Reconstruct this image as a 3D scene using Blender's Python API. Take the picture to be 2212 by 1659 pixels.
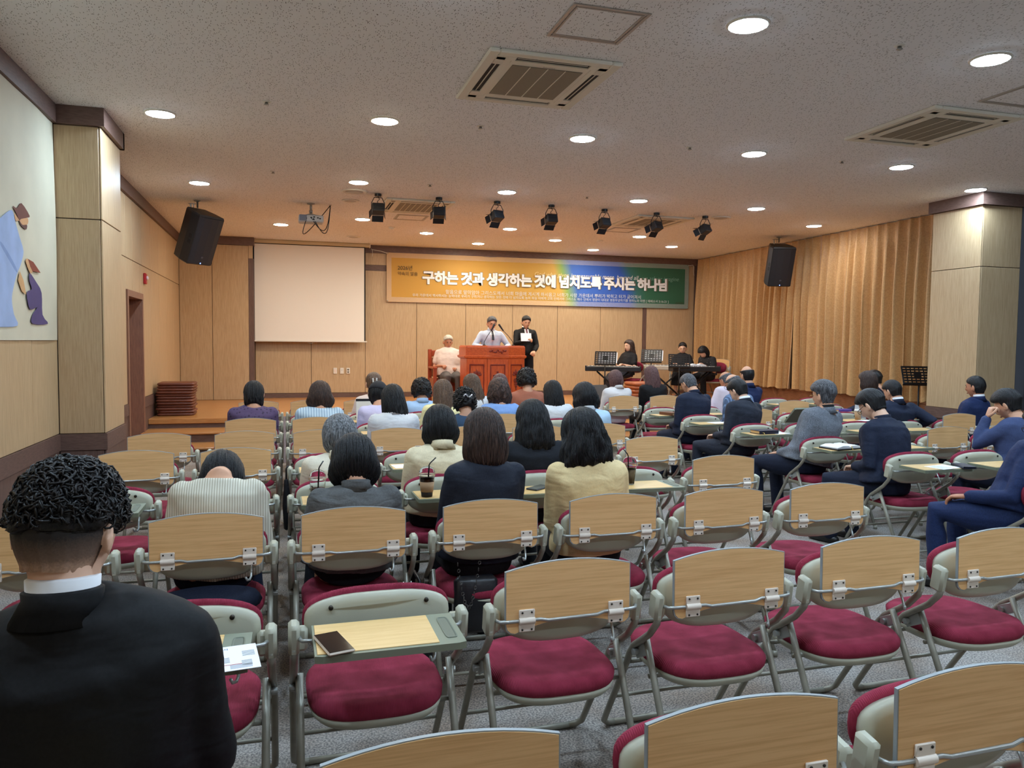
import bpy, bmesh, math, random
from mathutils import Vector, Matrix, noise
random.seed(11)
for o in list(bpy.data.objects): bpy.data.objects.remove(o, do_unlink=True)
scene = bpy.context.scene
COL = scene.collection
V = Vector
PI = math.pi

# ---------------------------------------------------------------- camera
cam_d = bpy.data.cameras.new('camera'); cam = bpy.data.objects.new('camera', cam_d); COL.objects.link(cam)
cam_d.sensor_fit = 'HORIZONTAL'; cam_d.sensor_width = 36.0; cam_d.lens = 1670.0/2212*36.0
cam_d.clip_start = 0.05; cam_d.clip_end = 100
cam.matrix_world = Matrix(((0.9596825, 0.0060214, -0.2810216, 0), (-0.2809229, 0.0546141, -0.9581752, 0), (0.0095782, 0.9984894, 0.0541037, 1.56), (0, 0, 0, 1)))
scene.camera = cam
# ---------------------------------------------------------------- world, exposure
w = bpy.data.worlds.new('world'); scene.world = w; w.use_nodes = True
w.node_tree.nodes['Background'].inputs[0].default_value = (0.05, 0.055, 0.065, 1)
w.node_tree.nodes['Background'].inputs[1].default_value = 0.3
vs = scene.view_settings
vs.view_transform = 'Standard'; vs.look = 'None'; vs.gamma = 1.0; vs.use_curve_mapping = False
vs.exposure = 1.25
scene.cycles.max_bounces = 7; scene.cycles.diffuse_bounces = 4; scene.cycles.glossy_bounces = 2; scene.cycles.transmission_bounces = 4; scene.cycles.caustics_reflective = False; scene.cycles.caustics_refractive = False; scene.cycles.sample_clamp_indirect = 4.0
LAMP_COOL = 110.0; LAMP_WARM = 95.0; LAMP_STAGE = 100.0      # emission of the downlight diffusers

# ---------------------------------------------------------------- helpers
def lin(c):
    return tuple(((x/255.0)/12.92 if x/255.0 <= .04045 else ((x/255.0+.055)/1.055)**2.4) for x in c)
MATS = {}
def _new(name):
    m = bpy.data.materials.new(name); m.use_nodes = True
    MATS[name] = m
    return m, m.node_tree.nodes, m.node_tree.links, m.node_tree.nodes['Principled BSDF']
def _coords(N, L, scale, rnd=False, rot=(0,0,0)):
    tc = N.new('ShaderNodeTexCoord'); mp = N.new('ShaderNodeMapping')
    mp.inputs['Scale'].default_value = scale; mp.inputs['Rotation'].default_value = rot
    L.new(tc.outputs['Object'], mp.inputs['Vector'])
    if rnd:
        oi = N.new('ShaderNodeObjectInfo'); mu = N.new('ShaderNodeMath'); mu.operation = 'MULTIPLY'; mu.inputs[1].default_value = 37.0
        L.new(oi.outputs['Random'], mu.inputs[0]); L.new(mu.outputs[0], mp.inputs['Location'])
    return mp.outputs['Vector']
def mat(name, rgb, rough=.6, metal=0.0, var=None, bump=None, stretch=(1,1,1), spec=.5, rnd=False, sheen=0, rgb2=None, alpha=None):
    """plain procedural material: colour with noise variation (scale, amount) and noise bump (scale, strength)"""
    if name in MATS: return MATS[name]
    m, N, L, b = _new(name)
    c = lin(rgb)
    b.inputs['Base Color'].default_value = (*c, 1); b.inputs['Roughness'].default_value = rough
    b.inputs['Metallic'].default_value = metal; b.inputs['Specular IOR Level'].default_value = spec
    if sheen: b.inputs['Sheen Weight'].default_value = sheen
    if var:
        vec = _coords(N, L, stretch, rnd)
        n = N.new('ShaderNodeTexNoise'); n.inputs['Scale'].default_value = var[0]; n.inputs['Detail'].default_value = 5
        L.new(vec, n.inputs['Vector'])
        r = N.new('ShaderNodeValToRGB'); r.color_ramp.elements[0].position = .3; r.color_ramp.elements[1].position = .7
        k = var[1]
        c2 = lin(rgb2) if rgb2 else tuple(x*(1+k) for x in c)
        r.color_ramp.elements[0].color = (*[x*(1-k) for x in c], 1); r.color_ramp.elements[1].color = (*[min(1, x) for x in c2], 1)
        L.new(n.outputs['Fac'], r.inputs['Fac']); L.new(r.outputs['Color'], b.inputs['Base Color'])
    if bump:
        vec2 = _coords(N, L, stretch, rnd)
        n2 = N.new('ShaderNodeTexNoise'); n2.inputs['Scale'].default_value = bump[0]; n2.inputs['Detail'].default_value = 3
        L.new(vec2, n2.inputs['Vector'])
        bp = N.new('ShaderNodeBump'); bp.inputs['Strength'].default_value = bump[1]; bp.inputs['Distance'].default_value = bump[2] if len(bump) > 2 else .01
        L.new(n2.outputs['Fac'], bp.inputs['Height']); L.new(bp.outputs['Normal'], b.inputs['Normal'])
    return m
def wood(name, a, bcol, grain=(18, 18, 1.2), scale=6.0, rough=.5, rnd=True, bumpk=.05, wave=0):
    """fine grain running along the axis with the small stretch factor"""
    m, N, L, b = _new(name)
    vec = _coords(N, L, grain, rnd)
    n = N.new('ShaderNodeTexNoise'); n.inputs['Scale'].default_value = scale; n.inputs['Detail'].default_value = 7; n.inputs['Roughness'].default_value = .62
    L.new(vec, n.inputs['Vector'])
    r = N.new('ShaderNodeValToRGB')
    r.color_ramp.elements[0].position = .34; r.color_ramp.elements[0].color = (*lin(bcol), 1)
    r.color_ramp.elements[1].position = .62; r.color_ramp.elements[1].color = (*lin(a), 1)
    fac = n.outputs['Fac']
    if wave:
        wv = N.new('ShaderNodeTexNoise'); wv.inputs['Scale'].default_value = wave; wv.inputs['Detail'].default_value = 1.5; wv.inputs['Distortion'].default_value = .6
        v3 = _coords(N, L, tuple(g/ max(grain)*4 for g in grain), rnd); L.new(v3, wv.inputs['Vector'])
        mm = N.new('ShaderNodeMath'); mm.operation = 'MULTIPLY'; mm.inputs[1].default_value = 9.0; L.new(wv.outputs['Fac'], mm.inputs[0])
        fr = N.new('ShaderNodeMath'); fr.operation = 'PINGPONG'; fr.inputs[1].default_value = .5; L.new(mm.outputs[0], fr.inputs[0])
        ad = N.new('ShaderNodeMath'); ad.operation = 'MULTIPLY_ADD'; ad.inputs[1].default_value = .16; L.new(fr.outputs[0], ad.inputs[0]); L.new(n.outputs['Fac'], ad.inputs[2])
        fac = ad.outputs[0]
    L.new(fac, r.inputs['Fac']); L.new(r.outputs['Color'], b.inputs['Base Color'])
    b.inputs['Roughness'].default_value = rough
    bp = N.new('ShaderNodeBump'); bp.inputs['Strength'].default_value = bumpk; bp.inputs['Distance'].default_value = .01
    L.new(n.outputs['Fac'], bp.inputs['Height']); L.new(bp.outputs['Normal'], b.inputs['Normal'])
    return m
def emit(name, rgb, strength):
    m, N, L, b = _new(name)
    b.inputs['Base Color'].default_value = (*rgb, 1); b.inputs['Emission Color'].default_value = (*rgb, 1); b.inputs['Emission Strength'].default_value = strength
    return m

class MB:
    """collects shapes; build() links them as ONE mesh object"""
    def __init__(s): s.v = []; s.f = []
    def add(s, vs_, fs):
        k = len(s.v); s.v += [V(p) for p in vs_]; s.f += [tuple(i+k for i in f) for f in fs]; return s
    def box(s, x0, x1, y0, y1, z0, z1):
        return s.add([(x0,y0,z0),(x1,y0,z0),(x1,y1,z0),(x0,y1,z0),(x0,y0,z1),(x1,y0,z1),(x1,y1,z1),(x0,y1,z1)],
              [(0,3,2,1),(4,5,6,7),(0,1,5,4),(1,2,6,5),(2,3,7,6),(3,0,4,7)])
    def cbox(s, c, h, r=.004, M=None):
        """chamfered box, centre c, half sizes h"""
        hx, hy, hz = h; r = min(r, hx*.9, hy*.9, hz*.9)
        vs_ = []; idx = {}
        for sx in (-1,1):
            for sy in (-1,1):
                for sz in (-1,1):
                    for ax in range(3):
                        p = [sx*(hx-r), sy*(hy-r), sz*(hz-r)]; p[ax] = (sx,sy,sz)[ax]*h[ax]
                        idx[(sx,sy,sz,ax)] = len(vs_); vs_.append(V(p))
        fs = []
        I = lambda a,b,c_,ax: idx[(a,b,c_,ax)]
        for q in (-1,1):
            fx = [I(q,-1,-1,0),I(q,1,-1,0),I(q,1,1,0),I(q,-1,1,0)]; fy = [I(-1,q,-1,1),I(-1,q,1,1),I(1,q,1,1),I(1,q,-1,1)]; fz = [I(-1,-1,q,2),I(1,-1,q,2),I(1,1,q,2),I(-1,1,q,2)]
            for f in (fx, fy, fz): fs.append(tuple(f if q > 0 else f[::-1]))
        for a in (-1,1):
            for b in (-1,1):
                fs.append((I(a,b,-1,0),I(a,b,1,0),I(a,b,1,1),I(a,b,-1,1))); fs.append((I(a,-1,b,0),I(a,1,b,0),I(a,1,b,2),I(a,-1,b,2))); fs.append((I(-1,a,b,1),I(1,a,b,1),I(1,a,b,2),I(-1,a,b,2)))
                for c_ in (-1,1): fs.append((I(a,b,c_,0),I(a,b,c_,1),I(a,b,c_,2)))
        fixed = []
        for f in fs:
            p = [vs_[i] for i in f]; n = (p[1]-p[0]).cross(p[2]-p[0]); m = sum(p, V((0,0,0)))
            fixed.append(f if n.dot(m) >= 0 else f[::-1])
        out = [((M @ p) if M else p)+V(c) for p in vs_]
        return s.add(out, fixed)
    def loft(s, rings, cap=True, closed=True):
        n = len(rings[0]); vs_ = [p for r in rings for p in r]; fs = []
        for i in range(len(rings)-1):
            for j in range(n if closed else n-1):
                k = (j+1) % n; fs.append((i*n+j, i*n+k, (i+1)*n+k, (i+1)*n+j))
        if cap and closed:
            fs.append(tuple(range(n))[::-1]); m = (len(rings)-1)*n; fs.append(tuple(range(m, m+n)))
        return s.add(vs_, fs)
    def tube(s, pts, r, n=10, ry=None, ref=None, round_end=False):
        """round or elliptical tube along points; r, ry numbers or lists"""
        pts = [V(p) for p in pts]; m = len(pts)
        R_ = r if isinstance(r, (list, tuple)) else [r]*m
        Q = ry if isinstance(ry, (list, tuple)) else ([ry]*m if ry else R_)
        T = []
        for i in range(m):
            a = pts[max(0,i-1)]; b = pts[min(m-1,i+1)]; t = (b-a); T.append(t.normalized() if t.length > 1e-9 else V((0,0,1)))
        if ref is None:
            ref = V((1,0,0)) if abs(T[0].x) < .8 else V((0,1,0))
        ref = V(ref); rings = []
        if round_end:
            pts = [pts[0]-T[0]*R_[0]*.85, pts[0]-T[0]*R_[0]*.5]+pts+[pts[-1]+T[-1]*R_[-1]*.5, pts[-1]+T[-1]*R_[-1]*.85]
            R_ = [R_[0]*.3, R_[0]*.8]+list(R_)+[R_[-1]*.8, R_[-1]*.3]; Q = [Q[0]*.3, Q[0]*.8]+list(Q)+[Q[-1]*.8, Q[-1]*.3]
            T = [T[0], T[0]]+T+[T[-1], T[-1]]; m = len(pts)
        for i in range(m):
            x = ref-T[i]*ref.dot(T[i])
            if x.length < 1e-4: x = V((0,1,0))-T[i]*T[i].y
            x.normalize(); y = T[i].cross(x); ref = x
            rings.append([pts[i]+x*(R_[i]*math.cos(2*PI*k/n))+y*(Q[i]*math.sin(2*PI*k/n)) for k in range(n)])
        return s.loft(rings)
    def ell(s, c, r, nu=14, nv=9, M=None):
        c = V(c); rings = []
        for i in range(nv+1):
            a = -PI/2+PI*(i+.15*(1 if i==0 else -1 if i==nv else 0))/nv
            rings.append([c+((M @ V((r[0]*math.cos(a)*math.cos(2*PI*k/nu), r[1]*math.cos(a)*math.sin(2*PI*k/nu), r[2]*math.sin(a)))) if M else V((r[0]*math.cos(a)*math.cos(2*PI*k/nu), r[1]*math.cos(a)*math.sin(2*PI*k/nu), r[2]*math.sin(a)))) for k in range(nu)])
        return s.loft(rings)
    def cyl(s, c, r, z0, z1, n=24, r2=None):
        r2 = r if r2 is None else r2
        return s.loft([[V((c[0]+r*math.cos(2*PI*k/n), c[1]+r*math.sin(2*PI*k/n), z0)) for k in range(n)], [V((c[0]+r2*math.cos(2*PI*k/n), c[1]+r2*math.sin(2*PI*k/n), z1)) for k in range(n)]])
    def lathe(s, c, prof, n=24):
        return s.loft([[V((c[0]+r*math.cos(2*PI*k/n), c[1]+r*math.sin(2*PI*k/n), c[2]+z)) for k in range(n)] for r, z in prof])
    def prism(s, outline, d, M=None):
        """outline (x,y) list extruded 0..d along z, then transformed"""
        M = M or Matrix.Identity(4); n = len(outline)
        a = [M @ V((x,y,0)) for x,y in outline]; b = [M @ V((x,y,d)) for x,y in outline]
        return s.loft([a, b])
    def rings_of(s, outline, levels, M=None):
        """slab: outline shrunk about its centre at every level (z, inset)"""
        cx_ = sum(p[0] for p in outline)/len(outline); cy_ = sum(p[1] for p in outline)/len(outline)
        hx = max(abs(p[0]-cx_) for p in outline); hy = max(abs(p[1]-cy_) for p in outline)
        rs = []
        for z, k in levels:
            r = [V((cx_+(p[0]-cx_)*(1-k/hx), cy_+(p[1]-cy_)*(1-k/hy), z)) for p in outline]
            rs.append([(M @ p) for p in r] if M else r)
        return s.loft(rs)
    def move(s, M):
        s.v = [M @ p for p in s.v]; return s
    def mesh(s, name, m, smooth=False):
        me = bpy.data.meshes.new(name); me.from_pydata([tuple(p) for p in s.v], [], s.f)
        bm = bmesh.new(); bm.from_mesh(me); bmesh.ops.recalc_face_normals(bm, faces=bm.faces[:]); bm.to_mesh(me); bm.free()
        if m: me.materials.append(m)
        if smooth: smooth_mesh(me, smooth)
        return me
    def build(s, name, m, parent=None, smooth=False, label=None):
        o = bpy.data.objects.new(name, s.mesh(name, m, smooth)); COL.objects.link(o)
        if parent: o.parent = parent
        if label: o['label'] = label
        return o
def smooth_mesh(me, ang=True):
    for p in me.polygons: p.use_smooth = True
    if ang is not True:
        try: me.set_sharp_from_angle(angle=math.radians(ang))
        except Exception: pass
def superell(hx, hy, e=3.0, n=40, cx_=0, cy_=0):
    out = []
    for k in range(n):
        t = 2*PI*k/n; c, q = math.cos(t), math.sin(t)
        out.append((cx_+hx*math.copysign(abs(c)**(2/e), c), cy_+hy*math.copysign(abs(q)**(2/e), q)))
    return out
def tag(o, label=None, cat=None, group=None, kind=None):
    if label: o['label'] = label
    if cat: o['category'] = cat
    if group: o['group'] = group
    if kind: o['kind'] = kind
    return o
def thing(name, label, cat, loc=(0,0,0), rz=0, group=None):
    o = bpy.data.objects.new(name, None); COL.objects.link(o); o.empty_display_size = .1
    o.location = loc; o.rotation_euler = (0,0,rz)
    return tag(o, label, cat, group)
def struct(o): o['kind'] = 'structure'; return o
def copy_tree(o, parent=None):
    c = o.copy(); COL.objects.link(c)
    if parent is not None: c.parent = parent
    for ch in list(o.children): copy_tree(ch, c)
    return c
FUSE = []      # objects whose overlapping closed volumes are fused after everything is laid out
def fuse(mb, name, m, parent, voxel, smooth=3, extra=None, disp=None):
    me = bpy.data.meshes.new(name); me.from_pydata([tuple(p) for p in mb.v], [], mb.f)
    bm = bmesh.new(); bm.from_mesh(me); bmesh.ops.recalc_face_normals(bm, faces=bm.faces[:]); bm.to_mesh(me); bm.free()
    me.materials.append(m)
    o = bpy.data.objects.new(name, me); COL.objects.link(o); o.parent = parent
    r = o.modifiers.new('r', 'REMESH'); r.mode = 'VOXEL'; r.voxel_size = voxel; r.use_smooth_shade = True
    if smooth:
        sm = o.modifiers.new('s', 'SMOOTH'); sm.factor = .5; sm.iterations = smooth
    FUSE.append((o, m, extra, disp)); return o

# ================================================================ materials
oak = wood('oak_panel', (200,172,134), (180,150,112), grain=(26,26,1.0), scale=5.0, rough=.45)
brown = wood('brown_laminate', (112,86,76), (92,68,60), grain=(3,3,22), scale=5, rough=.5)
brownv = wood('brown_laminate_upright', (112,86,76), (92,68,60), grain=(22,22,1.4), scale=5, rough=.5)
groove = mat('dark_groove', (52,38,30), .8)
stagewood = wood('stage_boards', (196,140,84), (174,118,66), grain=(1.2,22,10), scale=5, rough=.28, bumpk=.03)
sillwood = wood('sill_wall_wood', (140,92,62), (118,75,50), grain=(8,2,22), scale=5, rough=.45)
white_plastic = mat('white_plastic', (226,220,208), .45)
black_plastic = mat('black_plastic', (22,22,25), .45, bump=(180,.1,.002))
dark_metal = mat('dark_metal', (30,30,33), .4, .6)
steel = mat('steel', (165,165,160), .35, .8)

# carpet
m, N, L, b = _new('carpet')
vec = _coords(N, L, (1,1,1))
n1 = N.new('ShaderNodeTexNoise'); n1.inputs['Scale'].default_value = 2.2; n1.inputs['Detail'].default_value = 4; L.new(vec, n1.inputs['Vector'])
n2 = N.new('ShaderNodeTexNoise'); n2.inputs['Scale'].default_value = 120; n2.inputs['Detail'].default_value = 2; L.new(vec, n2.inputs['Vector'])
r1 = N.new('ShaderNodeValToRGB'); r1.color_ramp.elements[0].position = .36; r1.color_ramp.elements[0].color = (*lin((138,122,108)),1); r1.color_ramp.elements[1].position = .62; r1.color_ramp.elements[1].color = (*lin((162,156,150)),1)
L.new(n1.outputs['Fac'], r1.inputs['Fac'])
r2 = N.new('ShaderNodeValToRGB'); r2.color_ramp.elements[0].position = .4; r2.color_ramp.elements[0].color = (.45,.45,.47,1); r2.color_ramp.elements[1].position = .6; r2.color_ramp.elements[1].color = (1.15,1.13,1.1,1)
L.new(n2.outputs['Fac'], r2.inputs['Fac'])
mx = N.new('ShaderNodeMix'); mx.data_type = 'RGBA'; mx.blend_type = 'MULTIPLY'; mx.inputs[0].default_value = 1
L.new(r1.outputs[0], mx.inputs[6]); L.new(r2.outputs[0], mx.inputs[7]); L.new(mx.outputs[2], b.inputs['Base Color'])
b.inputs['Roughness'].default_value = .9
bp = N.new('ShaderNodeBump'); bp.inputs['Strength'].default_value = .3; bp.inputs['Distance'].default_value = .004; L.new(n2.outputs['Fac'], bp.inputs['Height']); L.new(bp.outputs[0], b.inputs['Normal'])
carpet = m
ramp_carpet = mat('violet_grey_carpet', (104,96,102), .95, var=(90,.25), bump=(150,.3,.004))

# ceiling board with short dark fissures
m, N, L, b = _new('fissured_ceiling')
base = N.new('ShaderNodeRGB'); base.outputs[0].default_value = (*lin((240,238,238)),1)
prev = None
for i, (rot, sc) in enumerate(((.5,(98,27,1)), (-.7,(104,30,1)), (1.5,(100,30,1)))):
    vec = _coords(N, L, sc, rot=(0,0,rot))
    vo = N.new('ShaderNodeTexVoronoi'); vo.inputs['Scale'].default_value = 1.0; vo.inputs['Randomness'].default_value = 1.0; L.new(vec, vo.inputs['Vector'])
    lt = N.new('ShaderNodeMath'); lt.operation = 'LESS_THAN'; lt.inputs[1].default_value = .21; L.new(vo.outputs['Distance'], lt.inputs[0])
    # keep only some of the cells
    sp = N.new('ShaderNodeSeparateColor'); L.new(vo.outputs['Color'], sp.inputs[0])
    g = N.new('ShaderNodeMath'); g.operation = 'GREATER_THAN'; g.inputs[1].default_value = .62; L.new(sp.outputs[0], g.inputs[0])
    mu = N.new('ShaderNodeMath'); mu.operation = 'MULTIPLY'; L.new(lt.outputs[0], mu.inputs[0]); L.new(g.outputs[0], mu.inputs[1])
    if prev is None: prev = mu.outputs[0]
    else:
        mxx = N.new('ShaderNodeMath'); mxx.operation = 'MAXIMUM'; L.new(prev, mxx.inputs[0]); L.new(mu.outputs[0], mxx.inputs[1]); prev = mxx.outputs[0]
mix = N.new('ShaderNodeMix'); mix.data_type = 'RGBA'; L.new(prev, mix.inputs[0]); L.new(base.outputs[0], mix.inputs[6]); mix.inputs[7].default_value = (*lin((112,106,98)),1)
L.new(mix.outputs[2], b.inputs['Base Color']); b.inputs['Roughness'].default_value = .9
bp = N.new('ShaderNodeBump'); bp.invert = True; bp.inputs['Strength'].default_value = .25; bp.inputs['Distance'].default_value = .004; L.new(prev, bp.inputs['Height']); L.new(bp.outputs[0], b.inputs['Normal'])
ceil_m = m

# ================================================================ room
H = 3.496; XL = -1.85; XLF = -1.89; XR = 9.2; YB = -4.2; YF = 16.0; S = .41; RAIL = .74
struct(MB().box(-2.2, 9.6, YB-.3, 12.2, -.15, 0).build('floor', carpet))
struct(MB().box(-2.2, 9.6, YB-.3, 16.4, H, H+.12).build('ceiling', ceil_m))
wb = mat('back_wall_paint', (196,182,160), .7)
struct(MB().box(-2.2, 9.6, YB-.3, YB, 0, H).build('wall_back', wb))

def panels_y(parent, x, y_edges, z_edges, m, face, t=.014, gap=.004, skip=lambda a,b,c,d: False, name='panel'):
    """panels on a wall of constant x; face +1 looks to +x"""
    for i in range(len(y_edges)-1):
        for j in range(len(z_edges)-1):
            a, b_, c, d = y_edges[i]+gap, y_edges[i+1]-gap, z_edges[j]+gap, z_edges[j+1]-gap
            if skip(a,b_,c,d): continue
            x0, x1 = (x, x+t) if face > 0 else (x-t, x)
            MB().cbox(((x0+x1)/2,(a+b_)/2,(c+d)/2), (t/2,(b_-a)/2,(d-c)/2), .003).build(name, m, parent)
def panels_x(parent, y, x_edges, z_edges, m, t=.014, gap=.004, name='panel'):
    """panels on a wall facing -y"""
    for i in range(len(x_edges)-1):
        for j in range(len(z_edges)-1):
            a, b_, c, d = x_edges[i]+gap, x_edges[i+1]-gap, z_edges[j]+gap, z_edges[j+1]-gap
            MB().cbox(((a+b_)/2, y-t/2, (c+d)/2), ((b_-a)/2, t/2, (d-c)/2), .003).build(name, m, parent)

CB = 3.342    # underside of the cornice
# ---- left wall, near part
wl = struct(MB().box(-2.2, XL-.014, YB, 7.37, 0, H).build('wall_left', groove))
ye = [YB+.02, -1.57, -.54, .49, 1.52, 2.55, 3.58, 4.61, 5.64, 6.67, 7.36]
panels_y(wl, XL-.014, ye, [RAIL, 2.565, CB], oak, 1)
panels_y(wl, XL-.014, [YB+.02, 0, 2.4, 4.8, 7.36], [.0, .60], brownv, 1, name='wainscot_panel')
MB().box(XL-.014, XL+.012, YB, 7.36, .60, RAIL).build('wainscot_rail', brown, wl)
# ---- left pillar
pl = struct(MB().box(-2.2, -1.504, 7.374, 8.146, 0, H).build('wall_pillar_left', groove))
panels_x(pl, 7.374, [XL, -1.504], [RAIL, 2.565, CB], oak)
panels_y(pl, -1.504, [7.36, 8.16], [RAIL, 2.565, CB], oak, 1)
panels_x(pl, 7.374, [XL, -1.504], [0, .60], brownv, name='wainscot_panel'); panels_y(pl, -1.504, [7.36, 8.16], [0, .60], brownv, 1, name='wainscot_panel')
MB().box(XL, -1.478, 7.348, 7.374, .60, RAIL).box(-1.504, -1.478, 7.374, 8.146, .60, RAIL).build('wainscot_rail', brown, pl)
# ---- left wall, stage part, with the doorway
DY0, DY1, DZ = 10.57, 11.68, 2.17
wf = struct(MB().box(-2.6, XLF-.014, 8.146, DY0, 0, H).box(-2.6, XLF-.014, DY1, YF, 0, H).box(-2.6, XLF-.014, DY0, DY1, DZ, H).box(-2.6, -2.2, DY0, DY1, 0, DZ).build('wall_left_stage', groove))
panels_y(wf, XLF-.014, [8.16, 9.2, 10.24, DY0], [RAIL, 2.565, CB], oak, 1)
panels_y(wf, XLF-.014, [DY0, 11.02, 11.52, DY1], [DZ, 2.565, CB], oak, 1)
panels_y(wf, XLF-.014, [DY1, 12.43, 13.22, 14.0, 14.8, 15.6], [RAIL, 2.565, CB], oak, 1)
panels_y(wf, XLF-.014, [8.16, 9.4, DY0], [0, .60], brownv, 1, name='wainscot_panel'); panels_y(wf, XLF-.014, [DY1, 12.8, 14.2, 15.6], [.0, .60], brownv, 1, name='wainscot_panel')
MB().box(XLF-.014, XLF+.012, 8.16, DY0, .60, RAIL).box(XLF-.014, XLF+.012, DY1, 15.6, .60, RAIL).build('wainscot_rail', brown, wf)
# door
dframe_m = wood('door_frame_wood', (150,106,84), (124,86,70), grain=(20,20,1.5), scale=5, rough=.45)
dleaf_m = wood('door_leaf_wood', (190,128,84), (164,104,64), grain=(20,20,1.2), scale=5, rough=.4)
d1 = struct(MB().box(-2.17, -2.13, DY0+.07, DY1-.07, .005, DZ-.08).build('door_1', dleaf_m))
MB().box(-2.2, XLF+.02, DY0, DY0+.07, 0, DZ).box(-2.2, XLF+.02, DY1-.07, DY1, 0, DZ).box(-2.2, XLF+.02, DY0+.07, DY1-.07, DZ-.08, DZ).build('door_frame', dframe_m, d1)
MB().box(-2.13, -2.122, 10.95, 11.2, .28, 1.72).build('door_glass', mat('dark_door_glass', (34,28,28), .12), d1)
MB().box(-2.125, -2.115, 10.93, 10.95, .26, 1.74).box(-2.125, -2.115, 11.2, 11.22, .26, 1.74).build('glass_bead', dframe_m, d1)
MB().tube([(-2.13,11.5,.95),(-2.09,11.5,.95),(-2.09,11.5,1.1),(-2.13,11.5,1.1)], .011, 8).build('door_handle', steel, d1, True)
MB().box(-2.13, -2.06, 11.1, 11.4, DZ-.14, DZ-.09).build('door_closer', dark_metal, d1)
# ---- front wall
fw = struct(MB().box(-2.2, 9.6, YF+.014, YF+.3, 0, H).build('wall_front', groove))
xe = [-.5675, .496, 1.5645, 2.617, 3.66, 4.69, 5.714, 6.729, 7.756]
panels_x(fw, YF+.014, xe, [S+.09, 2.987], oak)
panels_x(fw, YF+.014, xe, [3.099, 3.36], oak)
panels_x(fw, YF+.014, [7.848, 9.044], [S+.09, 3.36], oak)
MB().box(-.5675, 7.756, YF-.002, YF+.02, 2.987, 3.099).build('wall_band', brown, fw)
MB().box(7.756, 7.848, YF-.004, YF+.02, S, 3.36).build('upright_strip', brownv, fw)
MB().box(9.044, 9.2, YF-.006, YF+.02, S, 3.36).build('upright_strip', brownv, fw)
bb = struct(MB().box(-.5675, 9.2, YF-.02, YF+.02, S, S+.09).build('baseboard_front', brown))
# projecting left part of the front wall
fl = struct(MB().box(-2.2, -.60, 15.614, YF+.02, 0, H).build('wall_front_projection', groove))
panels_x(fl, 15.614, [-1.89, -1.315, -.662], [S, CB], oak)
MB().box(-.662, -.586, 15.596, 15.62, S, 3.1).box(-.60, -.572, 15.62, YF, S, 3.1).build('upright_strip', brownv, fl)
MB().box(-.662, -.586, 15.6, 15.62, 3.1, CB).build('upper_strip', oak, fl)
# ---- cornices
k = 0
def cornice(name, *boxes):
    mb = MB()
    for bx in boxes: mb.box(*bx, CB, H-.001)
    return struct(mb.build(name, brown))
cornice('trim_1', (XL-.02, XL+.035, YB, 7.34)); cornice('trim_2', (XL, -1.455, 7.325, 7.38), (-1.51, -1.455, 7.38, 8.195), (XL, -1.455, 8.14, 8.195))
cornice('trim_3', (XLF-.02, XLF+.035, 8.195, 15.6)); cornice('trim_4', (-1.89, -.56, 15.565, 15.62), (-.61, -.56, 15.62, 15.97)); cornice('trim_5', (-.56, 9.2, 15.955, 16.02))
# ---- right wall: sill wall, dark windows, pillar
sillm = sillwood
wr = struct(MB().box(XR, 9.6, YB, 16.3, 0, .70).box(XR+.06, 9.6, YB, 16.3, .70, H).build('wall_right', mat('window_wall', (120,112,104), .7)))
for y0, y1 in ((8.55,10.4),(10.4,12.25),(12.25,14.1),(14.1,15.95),(5.6,7.7),(3.4,5.6),(1.2,3.4)):
    MB().cbox((XR-.006,(y0+y1)/2,.35), (.006,(y1-y0)/2-.003,.345), .002).build('sill_panel', sillm, wr)
MB().box(XR-.025, XR+.06, YB, 7.75, .695, .735).box(XR-.025, XR+.06, 8.54, 15.95, .695, .735).build('window_sill', sillm, wr)
glass_night = mat('night_glass', (24,28,36), .08)
wn = struct(MB().box(XR+.03, XR+.06, 3.4, 7.74, .75, 3.0).build('window_1', glass_night))
fm = mat('window_frame_grey', (70,70,76), .4, .4)
fr = MB()
for yy in (3.4, 4.48, 5.56, 6.64, 7.68): fr.box(XR, XR+.06, yy, yy+.06, .735, 3.06)
fr.box(XR, XR+.06, 3.4, 7.74, 1.5, 1.55).box(XR, XR+.06, 3.4, 7.74, 3.0, 3.06); fr.build('window_frame', fm, wn)
wn2 = struct(MB().box(XR+.03, XR+.06, 8.55, 15.95, .75, 3.0).build('window_2', glass_night))
fr = MB()
for i in range(8): fr.box(XR+.02, XR+.06, 8.56+i*1.05, 8.61+i*1.05, .735, 3.06)
fr.build('window_frame', fm, wn2)
pr = struct(MB().box(8.43, 9.3, 7.774, 8.526, 0, H).build('wall_pillar_right', groove))
panels_y(pr, 8.43, [7.76, 8.54], [RAIL, 2.57, CB], oak, -1); panels_x(pr, 7.774, [8.43, 9.06], [RAIL, 2.57, CB], oak)
panels_y(pr, 8.43, [7.76, 8.54], [0, .60], brownv, -1, name='wainscot_panel'); panels_x(pr, 7.774, [8.43, 9.06], [0, .60], brownv, name='wainscot_panel')
MB().box(8.40, 8.43, 7.745, 8.54, .60, RAIL).box(8.43, 9.06, 7.745, 7.774, .60, RAIL).build('wainscot_rail', brown, pr)
MB().box(9.06, 9.3, 7.76, 8.54, 0, H).build('pillar_return', mat('grey_return', (92,92,98), .6), pr)
cornice('trim_6', (8.375, 9.2, 7.72, 7.775), (8.375, 8.43, 7.775, 8.58), (8.43, 9.2, 8.525, 8.58))
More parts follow.
